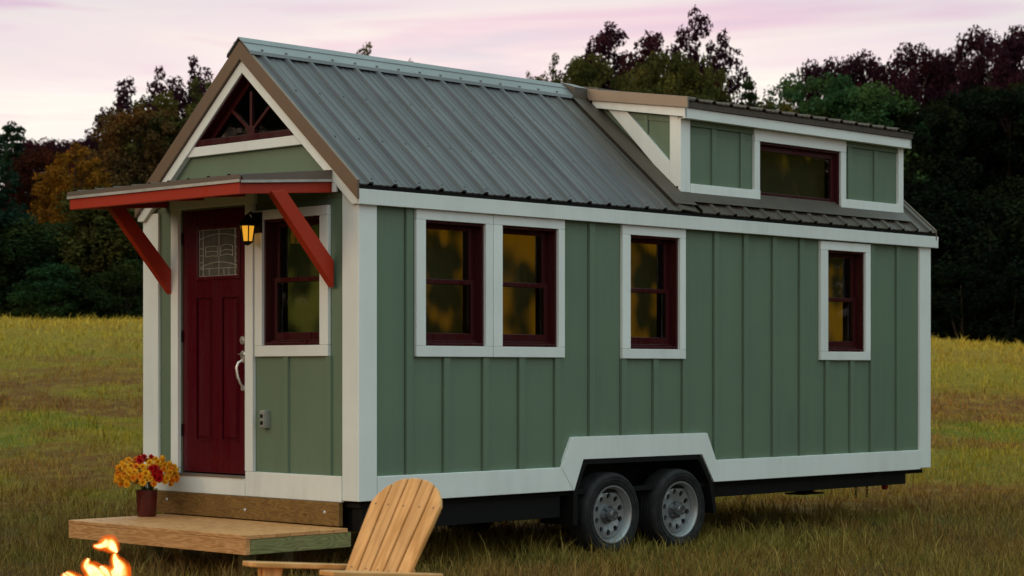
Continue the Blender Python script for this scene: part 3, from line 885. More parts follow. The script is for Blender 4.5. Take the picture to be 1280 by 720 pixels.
# ---- double hung windows
def hung_window(axis, o, depth=.085, glow_panel=None, label=None):
    """o=(u0,u1,z0,z1) opening; axis 'side' (plane y=0) or 'front' (plane x=0)"""
    u0, u1, z0, z1 = o
    def bx(mb, a, b, d0, d1, c_, d_, **kw):
        if axis == 'side': mb.box(a, b, d0, d1, c_, d_, **kw)
        else: mb.box(d0, d1, a, b, c_, d_, **kw)
    mb = MB(); t = .018
    bx(mb, u0 + .001, u0 + t, -.006, depth + .04, z0, z1); bx(mb, u1 - t, u1 - .001, -.006, depth + .04, z0, z1)
    bx(mb, u0 + t, u1 - t, -.006, depth + .04, z1 - t, z1 - .001)
    # sloped sill in two steps
    bx(mb, u0 + t, u1 - t, -.012, .03, z0 + .001, z0 + .022); bx(mb, u0 + t, u1 - t, .031, depth + .03, z0 + .001, z0 + .040)
    zm = z0 + (z1 - z0) * .52
    a, b = u0 + t, u1 - t; s = .042
    # lower sash (outer plane), upper sash (inner)
    for (c_, d_, dd) in ((z0 + .041, zm + .018, depth - .012), (zm - .018, z1 - t - .001, depth + .012)):
        bx(mb, a + .001, a + s, dd - .011, dd + .011, c_, d_); bx(mb, b - s, b - .001, dd - .011, dd + .011, c_, d_)
        bx(mb, a + s, b - s, dd - .011, dd + .011, c_, c_ + (.055 if dd < depth else .032)); bx(mb, a + s, b - s, dd - .011, dd + .011, d_ - .034, d_)
    win = mb.build('window', MAROON, house, bevel=.002)
    if label: win['label'] = label
    mb = MB()
    bx(mb, a + s, b - s, depth - .014, depth - .011, z0 + .095, zm - .016)
    bx(mb, a + s, b - s, depth + .010, depth + .013, zm + .014, z1 - t - .034)
    mb.build('pane', GLASS, win)
    if glow_panel:  # added glowing panel, stands in for a lit interior
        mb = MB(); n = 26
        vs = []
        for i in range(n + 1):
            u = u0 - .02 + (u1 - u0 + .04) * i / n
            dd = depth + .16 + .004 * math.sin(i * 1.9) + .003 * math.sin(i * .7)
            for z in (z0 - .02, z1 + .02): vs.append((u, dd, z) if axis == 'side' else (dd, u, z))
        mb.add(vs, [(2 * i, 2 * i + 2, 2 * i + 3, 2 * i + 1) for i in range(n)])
        ob = mb.build('glow_panel', glow_panel, win, smooth=True); md = ob.modifiers.new('so', 'SOLIDIFY'); md.thickness = .004
    return win
def casing(axis, tr, op, parent):
    u0, u1, z0, z1 = tr; a, b, c_, d_ = op
    mb = MB()
    P = [(u0, a, z0, z1 - (z1 - d_)), (b, u1, z0, d_)]
    def bx(a_, b_, c1_, d1_):
        if axis == 'side': mb.box(a_, b_, -.030, -.0005, c1_, d1_)
        else: mb.box(-.030, -.0005, a_, b_, c1_, d1_)
    bx(u0, a, c_ + .001, d_); bx(b, u1, c_ + .001, d_); bx(u0, u1, d_ + .001, z1); bx(u0, u1, z0, c_)
    return mb.build('casing', WHITE, parent, bevel=.003)
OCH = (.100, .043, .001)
cur = [glow_panel_mat('panel_glow_a', OCH, 4.2, .50, 3.1), glow_panel_mat('panel_glow_b', OCH, 3.6, .43, 5.7),
       glow_panel_mat('panel_glow_c', OCH, 4.2, .47, 8.2), glow_panel_mat('panel_glow_d', (.108, .052, .0015), 3.8, .42, 1.4)]
lbl = ['left one of the paired windows', 'right one of the paired windows', 'single window above the wheels', 'narrow window near the far end']
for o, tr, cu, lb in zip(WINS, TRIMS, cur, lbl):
    wn = hung_window('side', o, glow_panel=cu, label=lb); casing('side', tr, o, wn)
cf = glow_panel_mat('panel_glow_e', (.050, .045, .006), 3.4, .52, 12.3)
wn = hung_window('front', FW, glow_panel=cf, label='front window beside the door'); casing('front', (.302, 1.128, 1.540, 2.615), FW, wn)

# ---- door
mb = MB()
lite = (1.345, 1.885, 2.125, 2.535)
pans = [(1.690, 1.885, .905, 2.000), (1.362, 1.570, .905, 2.000)]
cells(mb, lambda a, b, c_, d_: mb.box(.012, .055, a, b, c_, d_, tint=.3), DR[0] + .004, DR[1] - .004, DR[2] + .012, DR[3] - .004, [lite] + pans)
for (a, b, c_, d_) in pans:
    mb.box(.024, .05, a, b, c_, d_, tint=.3)
    mb.prism([(a + .028, c_ + .028), (b - .028, c_ + .028), (b - .028, d_ - .028), (a + .028, d_ - .028)], 0, .013, .030, tint=.3)
    for q in ((a, a + .012, c_, d_), (b - .012, b, c_, d_), (a + .012, b - .012, c_, c_ + .012), (a + .012, b - .012, d_ - .012, d_)):
        mb.box(.006, .024, *q, tint=.3)
door = mb.build('door', DOOR, house)
mb = MB()
for q in ((lite[0], lite[0] + .028, lite[2], lite[3]), (lite[1] - .028, lite[1], lite[2], lite[3]), (lite[0] + .029, lite[1] - .029, lite[2], lite[2] + .028), (lite[0] + .029, lite[1] - .029, lite[3] - .028, lite[3])):
    mb.box(.0, .03, *q, tint=.3)
mb.build('glass_surround', DOOR, door, bevel=.004)
mb = MB(); mb.box(.026, .031, lite[0] + .02, lite[1] - .02, lite[2] + .02, lite[3] - .02)
DG2, nt, bs = newmat('textured_door_glass')
ob = N(nt, 'ShaderNodeTexCoord').outputs['Object']; v_ = noise(nt, ob, 22, 3, .6)
nt.links.new(mixc(nt, v_, (.02, .025, .02), (.16, .17, .14)), bs.inputs['Base Color']); bs.inputs['Roughness'].default_value = .18; bs.inputs['Specular IOR Level'].default_value = .8  # grey reflection painted into the base colour as mottling
bump(nt, bs, noise(nt, ob, 60, 3, .6), .5, .01)
mb.build('pane', DG2, door)
mb = MB()
y0, y1, z0, z1 = lite[0] + .03, lite[1] - .03, lite[2] + .03, lite[3] - .03
wy, wz = y1 - y0, z1 - z0
def arc(yA, yB, z, rise, n=12):
    return [(.021, yA + (yB - yA) * i / n, z + rise * (1 - (2 * i / n - 1) ** 2)) for i in range(n + 1)]
r_ = .0028
mb.tube(arc(y0, y1, z0 + wz * .80, .035), r_, 6); mb.tube(arc(y0, y1, z0 + wz * .18, .04), r_, 6)
mb.tube([(.021, y0, z0 + wz * .16), (.021, y1, z0 + wz * .16)], r_, 6)
mb.tube([(.021, y0 + .045, z0), (.021, y0 + .045, z1)], r_, 6); mb.tube([(.021, y1 - .045, z0), (.021, y1 - .045, z1)], r_, 6)
mb.tube([(.021, (y0 + y1) / 2, z0), (.021, (y0 + y1) / 2, z1)], r_, 6)
for s in (0, 1):
    a = y0 + .075 if s == 0 else (y0 + y1) / 2 + .02; b = (y0 + y1) / 2 - .02 if s == 0 else y1 - .075
    for q in (.42, .52, .63): mb.tube(arc(a, b, z0 + wz * q, .012 if s == 0 else .004, 6), r_, 6)
    mb.tube([(.021, a, z0 + wz * .42), (.021, a, z0 + wz * .63)], r_, 6); mb.tube([(.021, b, z0 + wz * .42), (.021, b, z0 + wz * .63)], r_, 6)
for q in (.3, .45, .6):
    mb.tube([(.021, y0, z0 + wz * q), (.021, y0 + .045, z0 + wz * q)], r_, 6); mb.tube([(.021, y1 - .045, z0 + wz * q), (.021, y1, z0 + wz * q)], r_, 6)
for yy in (y0 + .12, (y0 + y1) / 2 - .06, y1 - .12):
    mb.tube([(.021, yy, z0), (.021, yy, z0 + wz * .16)], r_, 6)
mb.tube([(.021, y0, z0), (.021, y1, z0), (.021, y1, z1), (.021, y0, z1), (.021, y0, z0)], .004, 6)
mb.build('lead_came', LEAD, door)
# handle set: deadbolt, thumb latch and grip
mb = MB()
hy = 1.298
mb.lathe([(0, -.022), (.014, -.022), (.016, -.012), (.030, -.010), (.034, .004), (.034, .011)], 18, 0, (0, hy, 1.662))
mb.build('deadbolt', NICKEL, door, smooth='auto')
mb = MB()
mb.lathe([(0, -.012), (.022, -.012), (.030, -.004), (.030, .011)], 18, 0, (0, hy, 1.555)); mb.lathe([(0, -.012), (.020, -.010), (.027, .011)], 18, 0, (0, hy, 1.515))
mb.box(-.040, -.01, hy - .012, hy + .012, 1.556, 1.562)
mb.tube([(-.006, hy, 1.515), (-.034, hy + .014, 1.495), (-.046, hy + .022, 1.455), (-.038, hy + .016, 1.39), (-.026, hy + .004, 1.345), (-.006, hy, 1.315)], [.011, .011, .012, .012, .010, .009], 10)
mb.lathe([(0, -.010), (.018, -.010), (.024, .0), (.024, .011)], 18, 0, (0, hy, 1.305))
mb.build('door_handle', NICKEL, door, smooth='auto')
mb = MB()
for z in (2.45, 1.7, .98):
    mb.tube([(.004, 2.052, z - .045), (.004, 2.052, z + .045)], .009, 8)
mb.split('hinge', BLACK, door)
mb = MB(); mb.box(-.045, .05, 1.243, 2.056, .637, .653)
mb.build('threshold', plain('aluminium_sill', (.42, .40, .36), .35, .7), door)
mb = MB()
mb.box(-.032, 0, 2.060, 2.152, .692, 2.672); mb.box(-.032, 0, 1.148, 1.240, .692, 2.672); mb.box(-.034, 0, 1.130, 2.165, 2.673, 2.745)
mb.box(-.030, 0, 2.062, 2.152, .637, .690)
mb.split('door_trim', WHITE, house, bevel=.003)

# ---- outlet cover and lantern
mb = MB(); mb.box(-.045, -.0, .984, 1.050, 1.014, 1.146); mb.box(-.052, -.046, .992, 1.042, 1.022, 1.138)
ol = mb.build('outlet_box', OUTLET, house, bevel=.005)
mb = MB(); mb.box(-.056, -.052, 1.003, 1.031, 1.040, 1.066); mb.box(-.056, -.052, 1.003, 1.031, 1.090, 1.116)
mb.split('socket', BLACK, ol)
mb = MB()
ly, lx = 1.085, -.130
mb.box(-.050, -.031, ly - .05, ly + .05, 2.45, 2.60)
mb.tube([(-.05, ly, 2.54), (-.10, ly, 2.60), (lx, ly, 2.575)], .010, 8)
mb.lathe([(.0, 2.585), (.015, 2.58), (.03, 2.555), (.075, 2.510), (.078, 2.497), (.0, 2.497)], 6, 2, (lx, ly, 0))
mb.lathe([(.0, 2.352), (.02, 2.36), (.042, 2.375), (.042, 2.385), (0, 2.385)], 6, 2, (lx, ly, 0))
for k in range(6):
    t = 2 * math.pi * k / 6
    mb.tube([(lx + .040 * math.cos(t), ly + .040 * math.sin(t), 2.38), (lx + .058 * math.cos(t), ly + .058 * math.sin(t), 2.50)], .005, 5)
ln = mb.build('lantern', BLACK, house)
AMB, nt, bs = newmat('amber_lit_glass')
bs.inputs['Base Color'].default_value = (.5, .25, .03, 1); bs.inputs['Emission Color'].default_value = (.95, .43, .03, 1); bs.inputs['Emission Strength'].default_value = .75
mb = MB(); mb.lathe([(0, 2.386), (.037, 2.386), (.054, 2.496), (0, 2.496)], 6, 2, (lx, ly, 0))
mb.build('lamp_glass', AMB, ln)

# ---- awning over the door
AY0, AY1, AX = .245, 2.270, -.850
mb = MB()
# sloping ribbed sheet with grey brown drip edge all round
def az_(x): return 2.828 + (x / -AX) * .075
n = 12
mb.prism([(0, 2.822), (AX - .02, az_(AX - .02)), (AX - .02, az_(AX - .02) + .008), (0, 2.832)], 1, AY0 - .01, AY1 + .01)
pf = rib_profile(AY0, AY1, phase=.1, rh=.016)
vs = []
for x in (-.0, AX - .03):
    for q, h in pf: vs.append((x, q, az_(x) + .012 + h))
m_ = len(pf); mb.add(vs, [(i, i + 1, m_ + i + 1, m_ + i) for i in range(m_ - 1)])
aw = mb.build('awning', DROOF, house); aw['label'] = 'shed awning over the door'
mb = MB()
mb.prism([(-.002, 2.775), (AX - .004, az_(AX) - .042), (AX - .004, az_(AX) + .018), (-.002, 2.862)], 1, AY0 - .018, AY0 - .010)
mb.prism([(-.002, 2.775), (AX - .004, az_(AX) - .042), (AX - .004, az_(AX) + .018), (-.002, 2.862)], 1, AY1 + .010, AY1 + .018)
mb.box(AX - .030, AX - .022, AY0 - .018, AY1 + .018, az_(AX) - .036, az_(AX) + .018)
mb.build('drip_edge', plain('awning_flashing', (.17, .13, .105), .35, .2, .5, .1, 3), aw)
mb = MB(); mb.box(AX - .034, AX - .0305, AY0 - .018, AY1 + .018, az_(AX) - .036, az_(AX) - .016); mb.prism([(-.002, 2.776), (AX - .02, az_(AX) - .040), (AX - .02, az_(AX) - .022), (-.002, 2.794)], 1, AY0 - .024, AY0 - .0185)
mb.build('drip_strip', plain('light_strip', (.5, .46, .42), .4), aw)
mb = MB()
mb.box(AX - .020, AX + .022, AY0, AY1, az_(AX) - .115, az_(AX) - .004)
mb.prism([(-.001, 2.700), (AX + .023, az_(AX) - .112), (AX + .023, az_(AX) - .006), (-.001, 2.818)], 1, AY0 + .0, AY0 + .042)
mb.prism([(-.001, 2.700), (AX + .023, az_(AX) - .112), (AX + .023, az_(AX) - .006), (-.001, 2.818)], 1, AY1 - .042, AY1)
for q in (.75, 1.25, 1.75):
    mb.prism([(-.001, 2.730), (AX + .023, az_(AX) - .09), (AX + .023, az_(AX) - .008), (-.001, 2.816)], 1, q - .02, q + .02)
mb.box(-.045, -.034, AY0 + .05, AY1 - .05, 2.750, 2.815)
mb.build('beam', RED, aw, bevel=.004)
for yy in (.262, 2.172):
    mb = MB()
    mb.prism([(-.032, 2.215), (-.032, 2.025), (-.600, 2.672), (-.490, 2.688), (-.478, 2.695)], 1, yy - .030, yy + .030)
    mb.build('bracket', RED, aw, bevel=.005)
mb = MB(); mb.box(-.05, -.034, .19, .235, 2.70, 2.83)
mb.build('side_block', WHITE, aw)

# ---- dormer
mb = MB()
DF = (4.728, 5.930, 2.922, 3.425)
def dslope(y): return 3.672 + .155 * (y - .03)
cells(mb, lambda a, b, c_, d_: mb.box(a, b, DY, DY + .06, c_, d_, tint=.3), 3.68, 6.92, 2.86, 3.56, [DF])
for x in (4.093, 4.483, 6.070, 6.489):
    mb.box(x - .01, x + .05, DY - .018, DY, 2.99, 3.48, tint=.3)
mb.box(3.775, 4.650, DY - .020, DY, 3.482, 3.53, tint=.3); mb.box(6.012, 6.858, DY - .020, DY, 3.482, 3.53, tint=.3)
# cheeks (left and right triangular walls)
for x in (3.66, 6.88):
    mb.prism([(DY + .001, roofz(DY) - .02), (DY + .001, dslope(DY) - .03), (1.14, dslope(1.14) - .03)], 0, x + .02, x + .06, tint=.3)
mb.prism([(.16, 3.50), (.16, 3.58), (.9, 3.70), (.9, 3.62)], 0, 3.672, 3.68, tint=.3)
mb.box(3.665, 3.68, .475, .520, 3.22, 3.6, tint=.3)
dm = mb.build('dormer', SAGE, house, bevel=.002)
mb = MB()
mb.box(3.650, 3.774, DY - .030, DY, 2.888, 3.528)                       # near corner post, face side
mb.box(3.650, 3.679, DY, DY + .09, 2.97, 3.60)                            # near corner post, cheek side
mb.box(6.859, 6.940, DY - .030, DY, 2.888, 3.528)
mb.box(3.776, 4.727, DY - .034, DY, 2.888, 2.998); mb.box(5.931, 6.858, DY - .034, DY, 2.888, 3.000)
mb.box(4.651, 4.727, DY - .030, DY, 2.999, 3.425); mb.box(5.931, 6.011, DY - .030, DY, 3.001, 3.425); mb.box(4.651, 6.011, DY - .032, DY, 3.426, 3.528)
# sloping board along the cheek
kk = K
mb.prism([(DY + .091, roofz(DY + .091) + .012), (DY + .091, roofz(DY + .091) + .19), (.82, dslope(.82) - .030), (1.03, dslope(1.03) - .030)], 0, 3.648, 3.679)
mb.split('dormer_trim', WHITE, dm, bevel=.003)
mb = MB()
mb.box(DX0 + .02, DX1 - .008, .030, .056, 3.527, 3.613); mb.box(3.66, 6.95, .056, DY, 3.530, 3.545)
mb.prism([(.030, 3.536), (.030, 3.612), (1.06, 3.775), (1.06, 3.700)], 0, DX0 + .018, DX0 + .045)
mb.prism([(.030, 3.536), (.030, 3.612), (1.06, 3.775), (1.06, 3.700)], 0, DX1 - .035, DX1 - .0075)
mb.build('dormer_fascia', WHITE, dm, bevel=.003)
mb = MB()
pd = rib_profile(DX0 + .02, DX1 + .01, phase=.12)
p0, p1 = (.000, dslope(.0) + .012), (RY, dslope(RY) + .012)
sheet(mb, pd, p0, p1)
mb.prism([(.012, 3.616), (.012, 3.664), (.035, 3.668), (.035, 3.616)], 0, DX0 + .05, DX1 - .01)
mb.prism([(.035, 3.616), (.035, dslope(.035)), (1.2, dslope(1.2)), (1.2, dslope(1.2) - .05)], 0, DX0 + .05, DX1 - .03)
mb.build('dormer_roof', DROOF, dm)
mb = MB()
mb.prism([(-.012, dslope(-.0) - .060), (-.012, dslope(0) + .030), (1.15, dslope(1.15) + .024), (1.08, dslope(1.08) - .070)], 0, DX0 - .004, DX0 + .016)
mb.prism([(-.012, dslope(-.0) + .024), (-.012, dslope(0) + .031), (1.15, dslope(1.15) + .027), (1.15, dslope(1.15) + .018)], 0, DX0 - .004, DX0 + .10)
mb.prism([(1.10, dslope(1.1) - .10), (1.10, dslope(1.1) + .03), (RY + .02, RZ + .062), (RY + .02, RZ - .0)], 0, 3.44, 3.60, mi=1)
mb.prism([(RY - .18, RZ + .02), (RY, RZ + .050), (RY + .2, RZ - .10), (RY + .2, RZ - .15), (RY, RZ), (RY - .18, RZ - .03)], 0, DX0 + .1, 7.26, mi=1)
mb.build('dormer_flashing', [plain('tan_flashing', (.33, .245, .185), .4, .1, .5, .08, 3), plain('dark_flashing', (.10, .085, .07), .4, .2)], dm, bevel=.002)
# dormer window, fixed
mb = MB(); y_ = DY
def dbx(a, b, d0, d1, c_, d_): mb.box(a, b, y_ + d0, y_ + d1, c_, d_)
t = .020
dbx(DF[0] + .001, DF[0] + t, -.012, .09, DF[2], DF[3] - .001); dbx(DF[1] - t, DF[1] - .001, -.012, .09, DF[2], DF[3] - .001)
dbx(DF[0] + t, DF[1] - t, -.012, .09, DF[3] - t, DF[3] - .001); dbx(DF[0] + .001, DF[1] - .001, -.014, .09, DF[2] - .025, DF[2] - .001); dbx(DF[0] + t, DF[1] - t, -.01, .09, DF[2], DF[2] + .022)
s = .05
dbx(DF[0] + t, DF[0] + t + s, .03, .055, DF[2] + .022, DF[3] - t); dbx(DF[1] - t - s, DF[1] - t, .03, .055, DF[2] + .022, DF[3] - t)
dbx(DF[0] + t + s, DF[1] - t - s, .03, .055, DF[2] + .022, DF[2] + .072); dbx(DF[0] + t + s, DF[1] - t - s, .03, .055, DF[3] - t - s, DF[3] - t)
dw = mb.build('window', MAROON, house, bevel=.002); dw['label'] = 'wide fixed window in the dormer'
mb = MB(); dbx(DF[0] + .06, DF[1] - .06, .042, .045, DF[2] + .06, DF[3] - .06); mb.build('pane', GLASS, dw)
mb = MB(); dbx(DF[0] - .01, DF[1] + .01, .16, .165, DF[2] - .02, DF[3] + .02); mb.build('dormer_glow_panel', glow_panel_mat('dormer_panel_glow', (.075, .048, .003), 4.4, .60, 20.1), dw)  # added glowing panel behind the dormer pane, glow painted by noise

# ---- trailer: frame, fenders, wheels
mb = MB()
mb.box(.05, 2.10, .03, .13, .300, ZB - .014); mb.box(3.99, 6.87, .03, .11, .373, ZB - .014)
mb.box(.05, 2.10, W - .13, W - .03, .330, ZB - .014); mb.box(3.99, 6.87, W - .11, W - .03, .373, ZB - .014)
mb.box(.02, L - .05, .02, W - .02, ZB - .05, ZB - .015)
for i in range(17): mb.box(.2 + i * .42, .25 + i * .42, .12, W - .12, .40, ZB - .05)
for yy in (.55, 1.95): mb.box(.03, 7.0, yy - .03, yy + .03, .34, .42)
mb.box(.06, .30, .14, W - .14, .30, .46)
for xx in (2.63, 3.44): mb.tube([(xx, .2, .31), (xx, W - .2, .31)], .04, 10)
for yy in (.38, W - .38):
    mb.bar((2.15, yy, .38), (3.05, yy, .30), .06, .03); mb.bar((3.05, yy, .30), (3.9, yy, .38), .06, .03)
mb.box(2.2, 3.9, .33, W - .33, .40, ZB - .05)
# small jack pad and stabiliser near the far end
mb.box(5.50, 5.62, .18, .30, .34, .40); mb.box(5.40, 5.72, .14, .34, .325, .340)
mb.bar((6.9, 1.25, .45), (8.1, 1.25, .45), .10, .10)
mb.build('trailer_frame', BLACK, house, bevel=.003)
mb = MB()
for y0_, y1_ in ((-.030, .33), (W - .33, W + .03)):
    mb = MB()
    out = [(2.19, .235), (2.195, .50), (2.285, .700), (2.310, .730), (2.345, .741), (3.720, .738), (3.765, .722), (3.790, .690), (3.915, .50), (3.968, .245)]
    inn = [(2.235, .235), (2.240, .49), (2.322, .676), (2.338, .695), (2.362, .704), (3.702, .701), (3.730, .690), (3.750, .668), (3.872, .49), (3.925, .245)]
    for i in range(9):
        mb.prism([out[i], out[i + 1], inn[i + 1], inn[i]], 1, y0_, y1_)
    q = .331 if y0_ < 1 else W - .336
    mb.box(2.24, 3.9, q, q + .005, .30, .72)
    mb.build('fender', BLACK, house, bevel=.004)

# wheel: tyre with rim and hub, axis along y, outer face towards -y
def make_wheel():
    mb = MB()
    Rr = .318; rw = .215; hw = .10
    prof = [(rw - .004, -hw * .72), (rw + .010, -hw * .90), (rw + .035, -hw), (Rr - .035, -hw * 1.02), (Rr - .016, -hw * .94), (Rr - .004, -hw * .78)]
    for g in (-.045, -.015, .015, .045):
        prof += [(Rr, g - .011), (Rr - .008, g - .009), (Rr - .008, g + .009), (Rr, g + .011)] if False else [(Rr, g - .010), (Rr, g + .006), (Rr - .008, g + .008), (Rr - .008, g + .018)]
    prof += [(Rr - .004, hw * .78), (Rr - .016, hw * .94), (Rr - .035, hw * 1.02), (rw + .03, hw), (rw, hw * .8)]
    mb.lathe(prof, 56, 1)
    for r_, y_ in ((.285, -.1035), (.262, -.1045)):
        mb.lathe([(r_ - .003, y_ + .004), (r_ - .002, y_ - .001), (r_ + .002, y_ - .001), (r_ + .003, y_ + .004)], 56, 1)
    wh = mb.build('wheel', RUBBER, house, smooth='auto')
    mb = MB()
    mb.lathe([(rw + .002, -.080), (rw + .004, -.094), (rw - .006, -.094), (rw - .016, -.080), (rw - .026, -.050), (rw - .034, -.030)], 56, 1)
    mb.lathe([(rw - .02, .08), (rw - .03, -.03)], 56, 1)
    # disc with ten round holes
    nh = 10; rin, rout, rc, rh = .072, rw - .034, .138, .0225
    vs = []; fs = []
    seg = 8
    for h in range(nh):
        a0 = 2 * math.pi * h / nh; a1 = 2 * math.pi * (h + 1) / nh; am = (a0 + a1) / 2
        cxx, czz = rc * math.cos(am), rc * math.sin(am)
        # boundary ring of the sector sampled at 16 points, matched with hole ring
        B = []
        for i in range(5): t_ = a0 + (a1 - a0) * i / 4; B.append((rout * math.cos(t_), rout * math.sin(t_)))
        for i in range(1, 4): r_ = rout + (rin - rout) * i / 4; B.append((r_ * math.cos(a1), r_ * math.sin(a1)))
        for i in range(5): t_ = a1 + (a0 - a1) * i / 4; B.append((rin * math.cos(t_), rin * math.sin(t_)))
        for i in range(1, 4): r_ = rin + (rout - rin) * i / 4; B.append((r_ * math.cos(a0), r_ * math.sin(a0)))
        def dish(r_): return -.030 - .022 * math.exp(-((r_ - .150) / .045) ** 2)
        nb = len(B); base = len(vs)
        Hh = []
        for (bx_, bz_) in B:
            an = math.atan2(bz_ - czz, bx_ - cxx); Hh.append((cxx + rh * math.cos(an), czz + rh * math.sin(an)))
        for q in B: vs.append((q[0], dish(math.hypot(*q)), q[1]))
        for q in Hh: vs.append((q[0], dish(math.hypot(*q)), q[1]))
        for q in Hh: vs.append((q[0], dish(math.hypot(*q)) + .02, q[1]))
        for i in range(nb):
            j = (i + 1) % nb
            fs.append((base + i, base + j, base + nb + j, base + nb + i)); fs.append((base + nb + i, base + nb + j, base + 2 * nb + j, base + 2 * nb + i))
    mb.add(vs, fs)
    mb.build('rim', STEEL, wh, smooth='auto')
    mb = MB()
    mb.lathe([(.074, -.028), (.070, -.045), (.046, -.050), (.044, -.105), (.038, -.116), (.022, -.118), (.020, -.112), (0, -.112)], 28, 1)
    mb.lathe([(.15, -.004), (.0, -.002)], 20, 1)
    for k in range(6):
        t_ = 2 * math.pi * k / 6 + .3
        mb.tube([(.060 * math.cos(t_), -.040, .060 * math.sin(t_)), (.060 * math.cos(t_), -.068, .060 * math.sin(t_))], .0105, 6)
    mb.build('hub', HUBM, wh, smooth='auto')
    return wh
wh = make_wheel(); wh.location = (2.665, .080, .296); wh.scale = (1.055, 1.05, 1.055)
for i, (x, y, rz) in enumerate(((3.500, .080, 0), (2.66, W - .085, math.pi), (3.475, W - .085, math.pi))):
    c = copy_tree(wh, house); c.location = (x, y, .296); c.rotation_euler = (0, .5, rz)
mb = MB()
def chain(mb, x, y, z0, z1):
    n = int((z0 - z1) / .030)
    for i in range(n):
        z = z0 - i * .030; a = (i % 2) * math.pi / 2
        pts = [(x + .011 * math.cos(t) * math.cos(a), y + .011 * math.cos(t) * math.sin(a), z - .02 * math.sin(t) - .01) for t in [2 * math.pi * k / 8 for k in range(9)]]
        mb.tube(pts, .0038, 5)
for x_, z_ in ((6.42, .25), (6.60, .23)):
    mb = MB(); chain(mb, x_, .28, .37, z_); mb.build('safety_chain', BLACK, house)
mb = MB(); mb.lathe([(0, -.02), (.025, -.02), (.03, 0), (.03, .02), (0, .02)], 14, 1, (6.78, .2, .345)); mb.lathe([(0, -.02), (.025, -.02), (.03, 0), (.03, .02), (0, .02)], 14, 0, (.04, .35, .40))
mb.split('marker_light', REDPL, house)
# ledger board under the front skirt
mb = MB()
mb.box(-.046, -.006, .165, 2.335, .336, ZB - .014)
lg = mb.build('step_board', TREATED, house, bevel=.004)
mb = MB()
for yy in (.32, 1.22, 2.18): mb.lathe([(0, -.056), (.008, -.055), (.014, -.047), (.014, -.044)], 10, 0, (0, yy, .425 + .02 * math.sin(yy * 9)))
mb.split('bolt', NICKEL, lg)

# ------------------------------------------------------------------ deck platform in front of the door
deck = empty('wooden_deck', (HX, HY, 0), HR)
tag(deck, 'low pale pine deck platform in front of the maroon door', 'deck')
x0, x1, y0, y1 = -.960, -.052, .060, 2.150
mb = MB()
nb_ = 7; wdt = (x1 - x0 + .0) / nb_
for i in range(nb_): mb.box(x0 - .004 + i * wdt + .004, x0 + (i + 1) * wdt - .004, y0 - .004, y1 + .004, .303, .331)
mb.split('deck_board', DECK, deck, bevel=.003)
mb = MB(); mb.box(x0, x0 + .038, y0, y1, .198, .302)
mb.build('front_rim', DECK, deck, bevel=.004)
mb = MB(); mb.box(x0 + .039, x1 + .03, y0, y0 + .038, .198, .302)
mb.build('side_rim', GREENPINE, deck, bevel=.004)
mb = MB(); mb.box(x0 + .039, x1, y1 - .038, y1, .198, .302)
for q in (.5, 1.0, 1.5): mb.box(x0 + .04, x1, q, q + .038, .198, .302)
mb.split('joist', GREENPINE, deck)
mb = MB()
for xx in (x0 + .45, x1 - .12):
    for yy in (y0 + .55, y1 - .45): mb.box(xx - .045, xx + .045, yy - .045, yy + .045, -.02, .197)
mb.split('footing', GREENPINE, deck)
Mh = Matrix.Translation((HX, HY, 0)) @ Matrix.Rotation(HR, 4, 'Z')

# ------------------------------------------------------------------ potted mums on the deck
pp = Mh @ Vector((-.33, 2.050, .332))
pot = empty('flower_pot', pp, 0)
tag(pot, 'dark red vase full of yellow and red mums on the deck', 'potted flowers')
mb = MB()
mb.lathe([(0, 0), (.068, 0), (.072, .01), (.080, .185), (.082, .20), (.076, .20), (.064, .18), (0, .18)], 26)
mb.build('vase', VASE, pot, smooth='auto')
mb = MB()
lr = random.Random(5)
for i in range(30):
    a = lr.uniform(0, 6.28); r_ = lr.uniform(.03, .17); z = lr.uniform(.27, .38)
    mb.tube([(0.03 * math.cos(a), .03 * math.sin(a), .18), (.5 * r_ * math.cos(a), .5 * r_ * math.sin(a), .27), (r_ * math.cos(a), r_ * math.sin(a), z)], [.004, .003, .0025], 5)
mb.build('stems', plain('stem_green', (.03, .05, .015), .7), pot)
mb = MB()
for i in range(150):
    a = lr.uniform(0, 6.28); r_ = lr.uniform(.05, .20); z = .25 + lr.uniform(.0, .14)
    p = Vector((r_ * math.cos(a), r_ * math.sin(a), z)); d = Vector((math.cos(a), math.sin(a), lr.uniform(-.4, .6))).normalized()
    s = d.cross(Vector((0, 0, 1))).normalized(); l = lr.uniform(.03, .055)
    mb.add([tuple(p), tuple(p + d * l * .5 + s * .012), tuple(p + d * l), tuple(p + d * l * .5 - s * .012)], [(0, 1, 2, 3)])
mb.build('foliage', plain('mum_leaf', (.035, .05, .018), .6), pot)
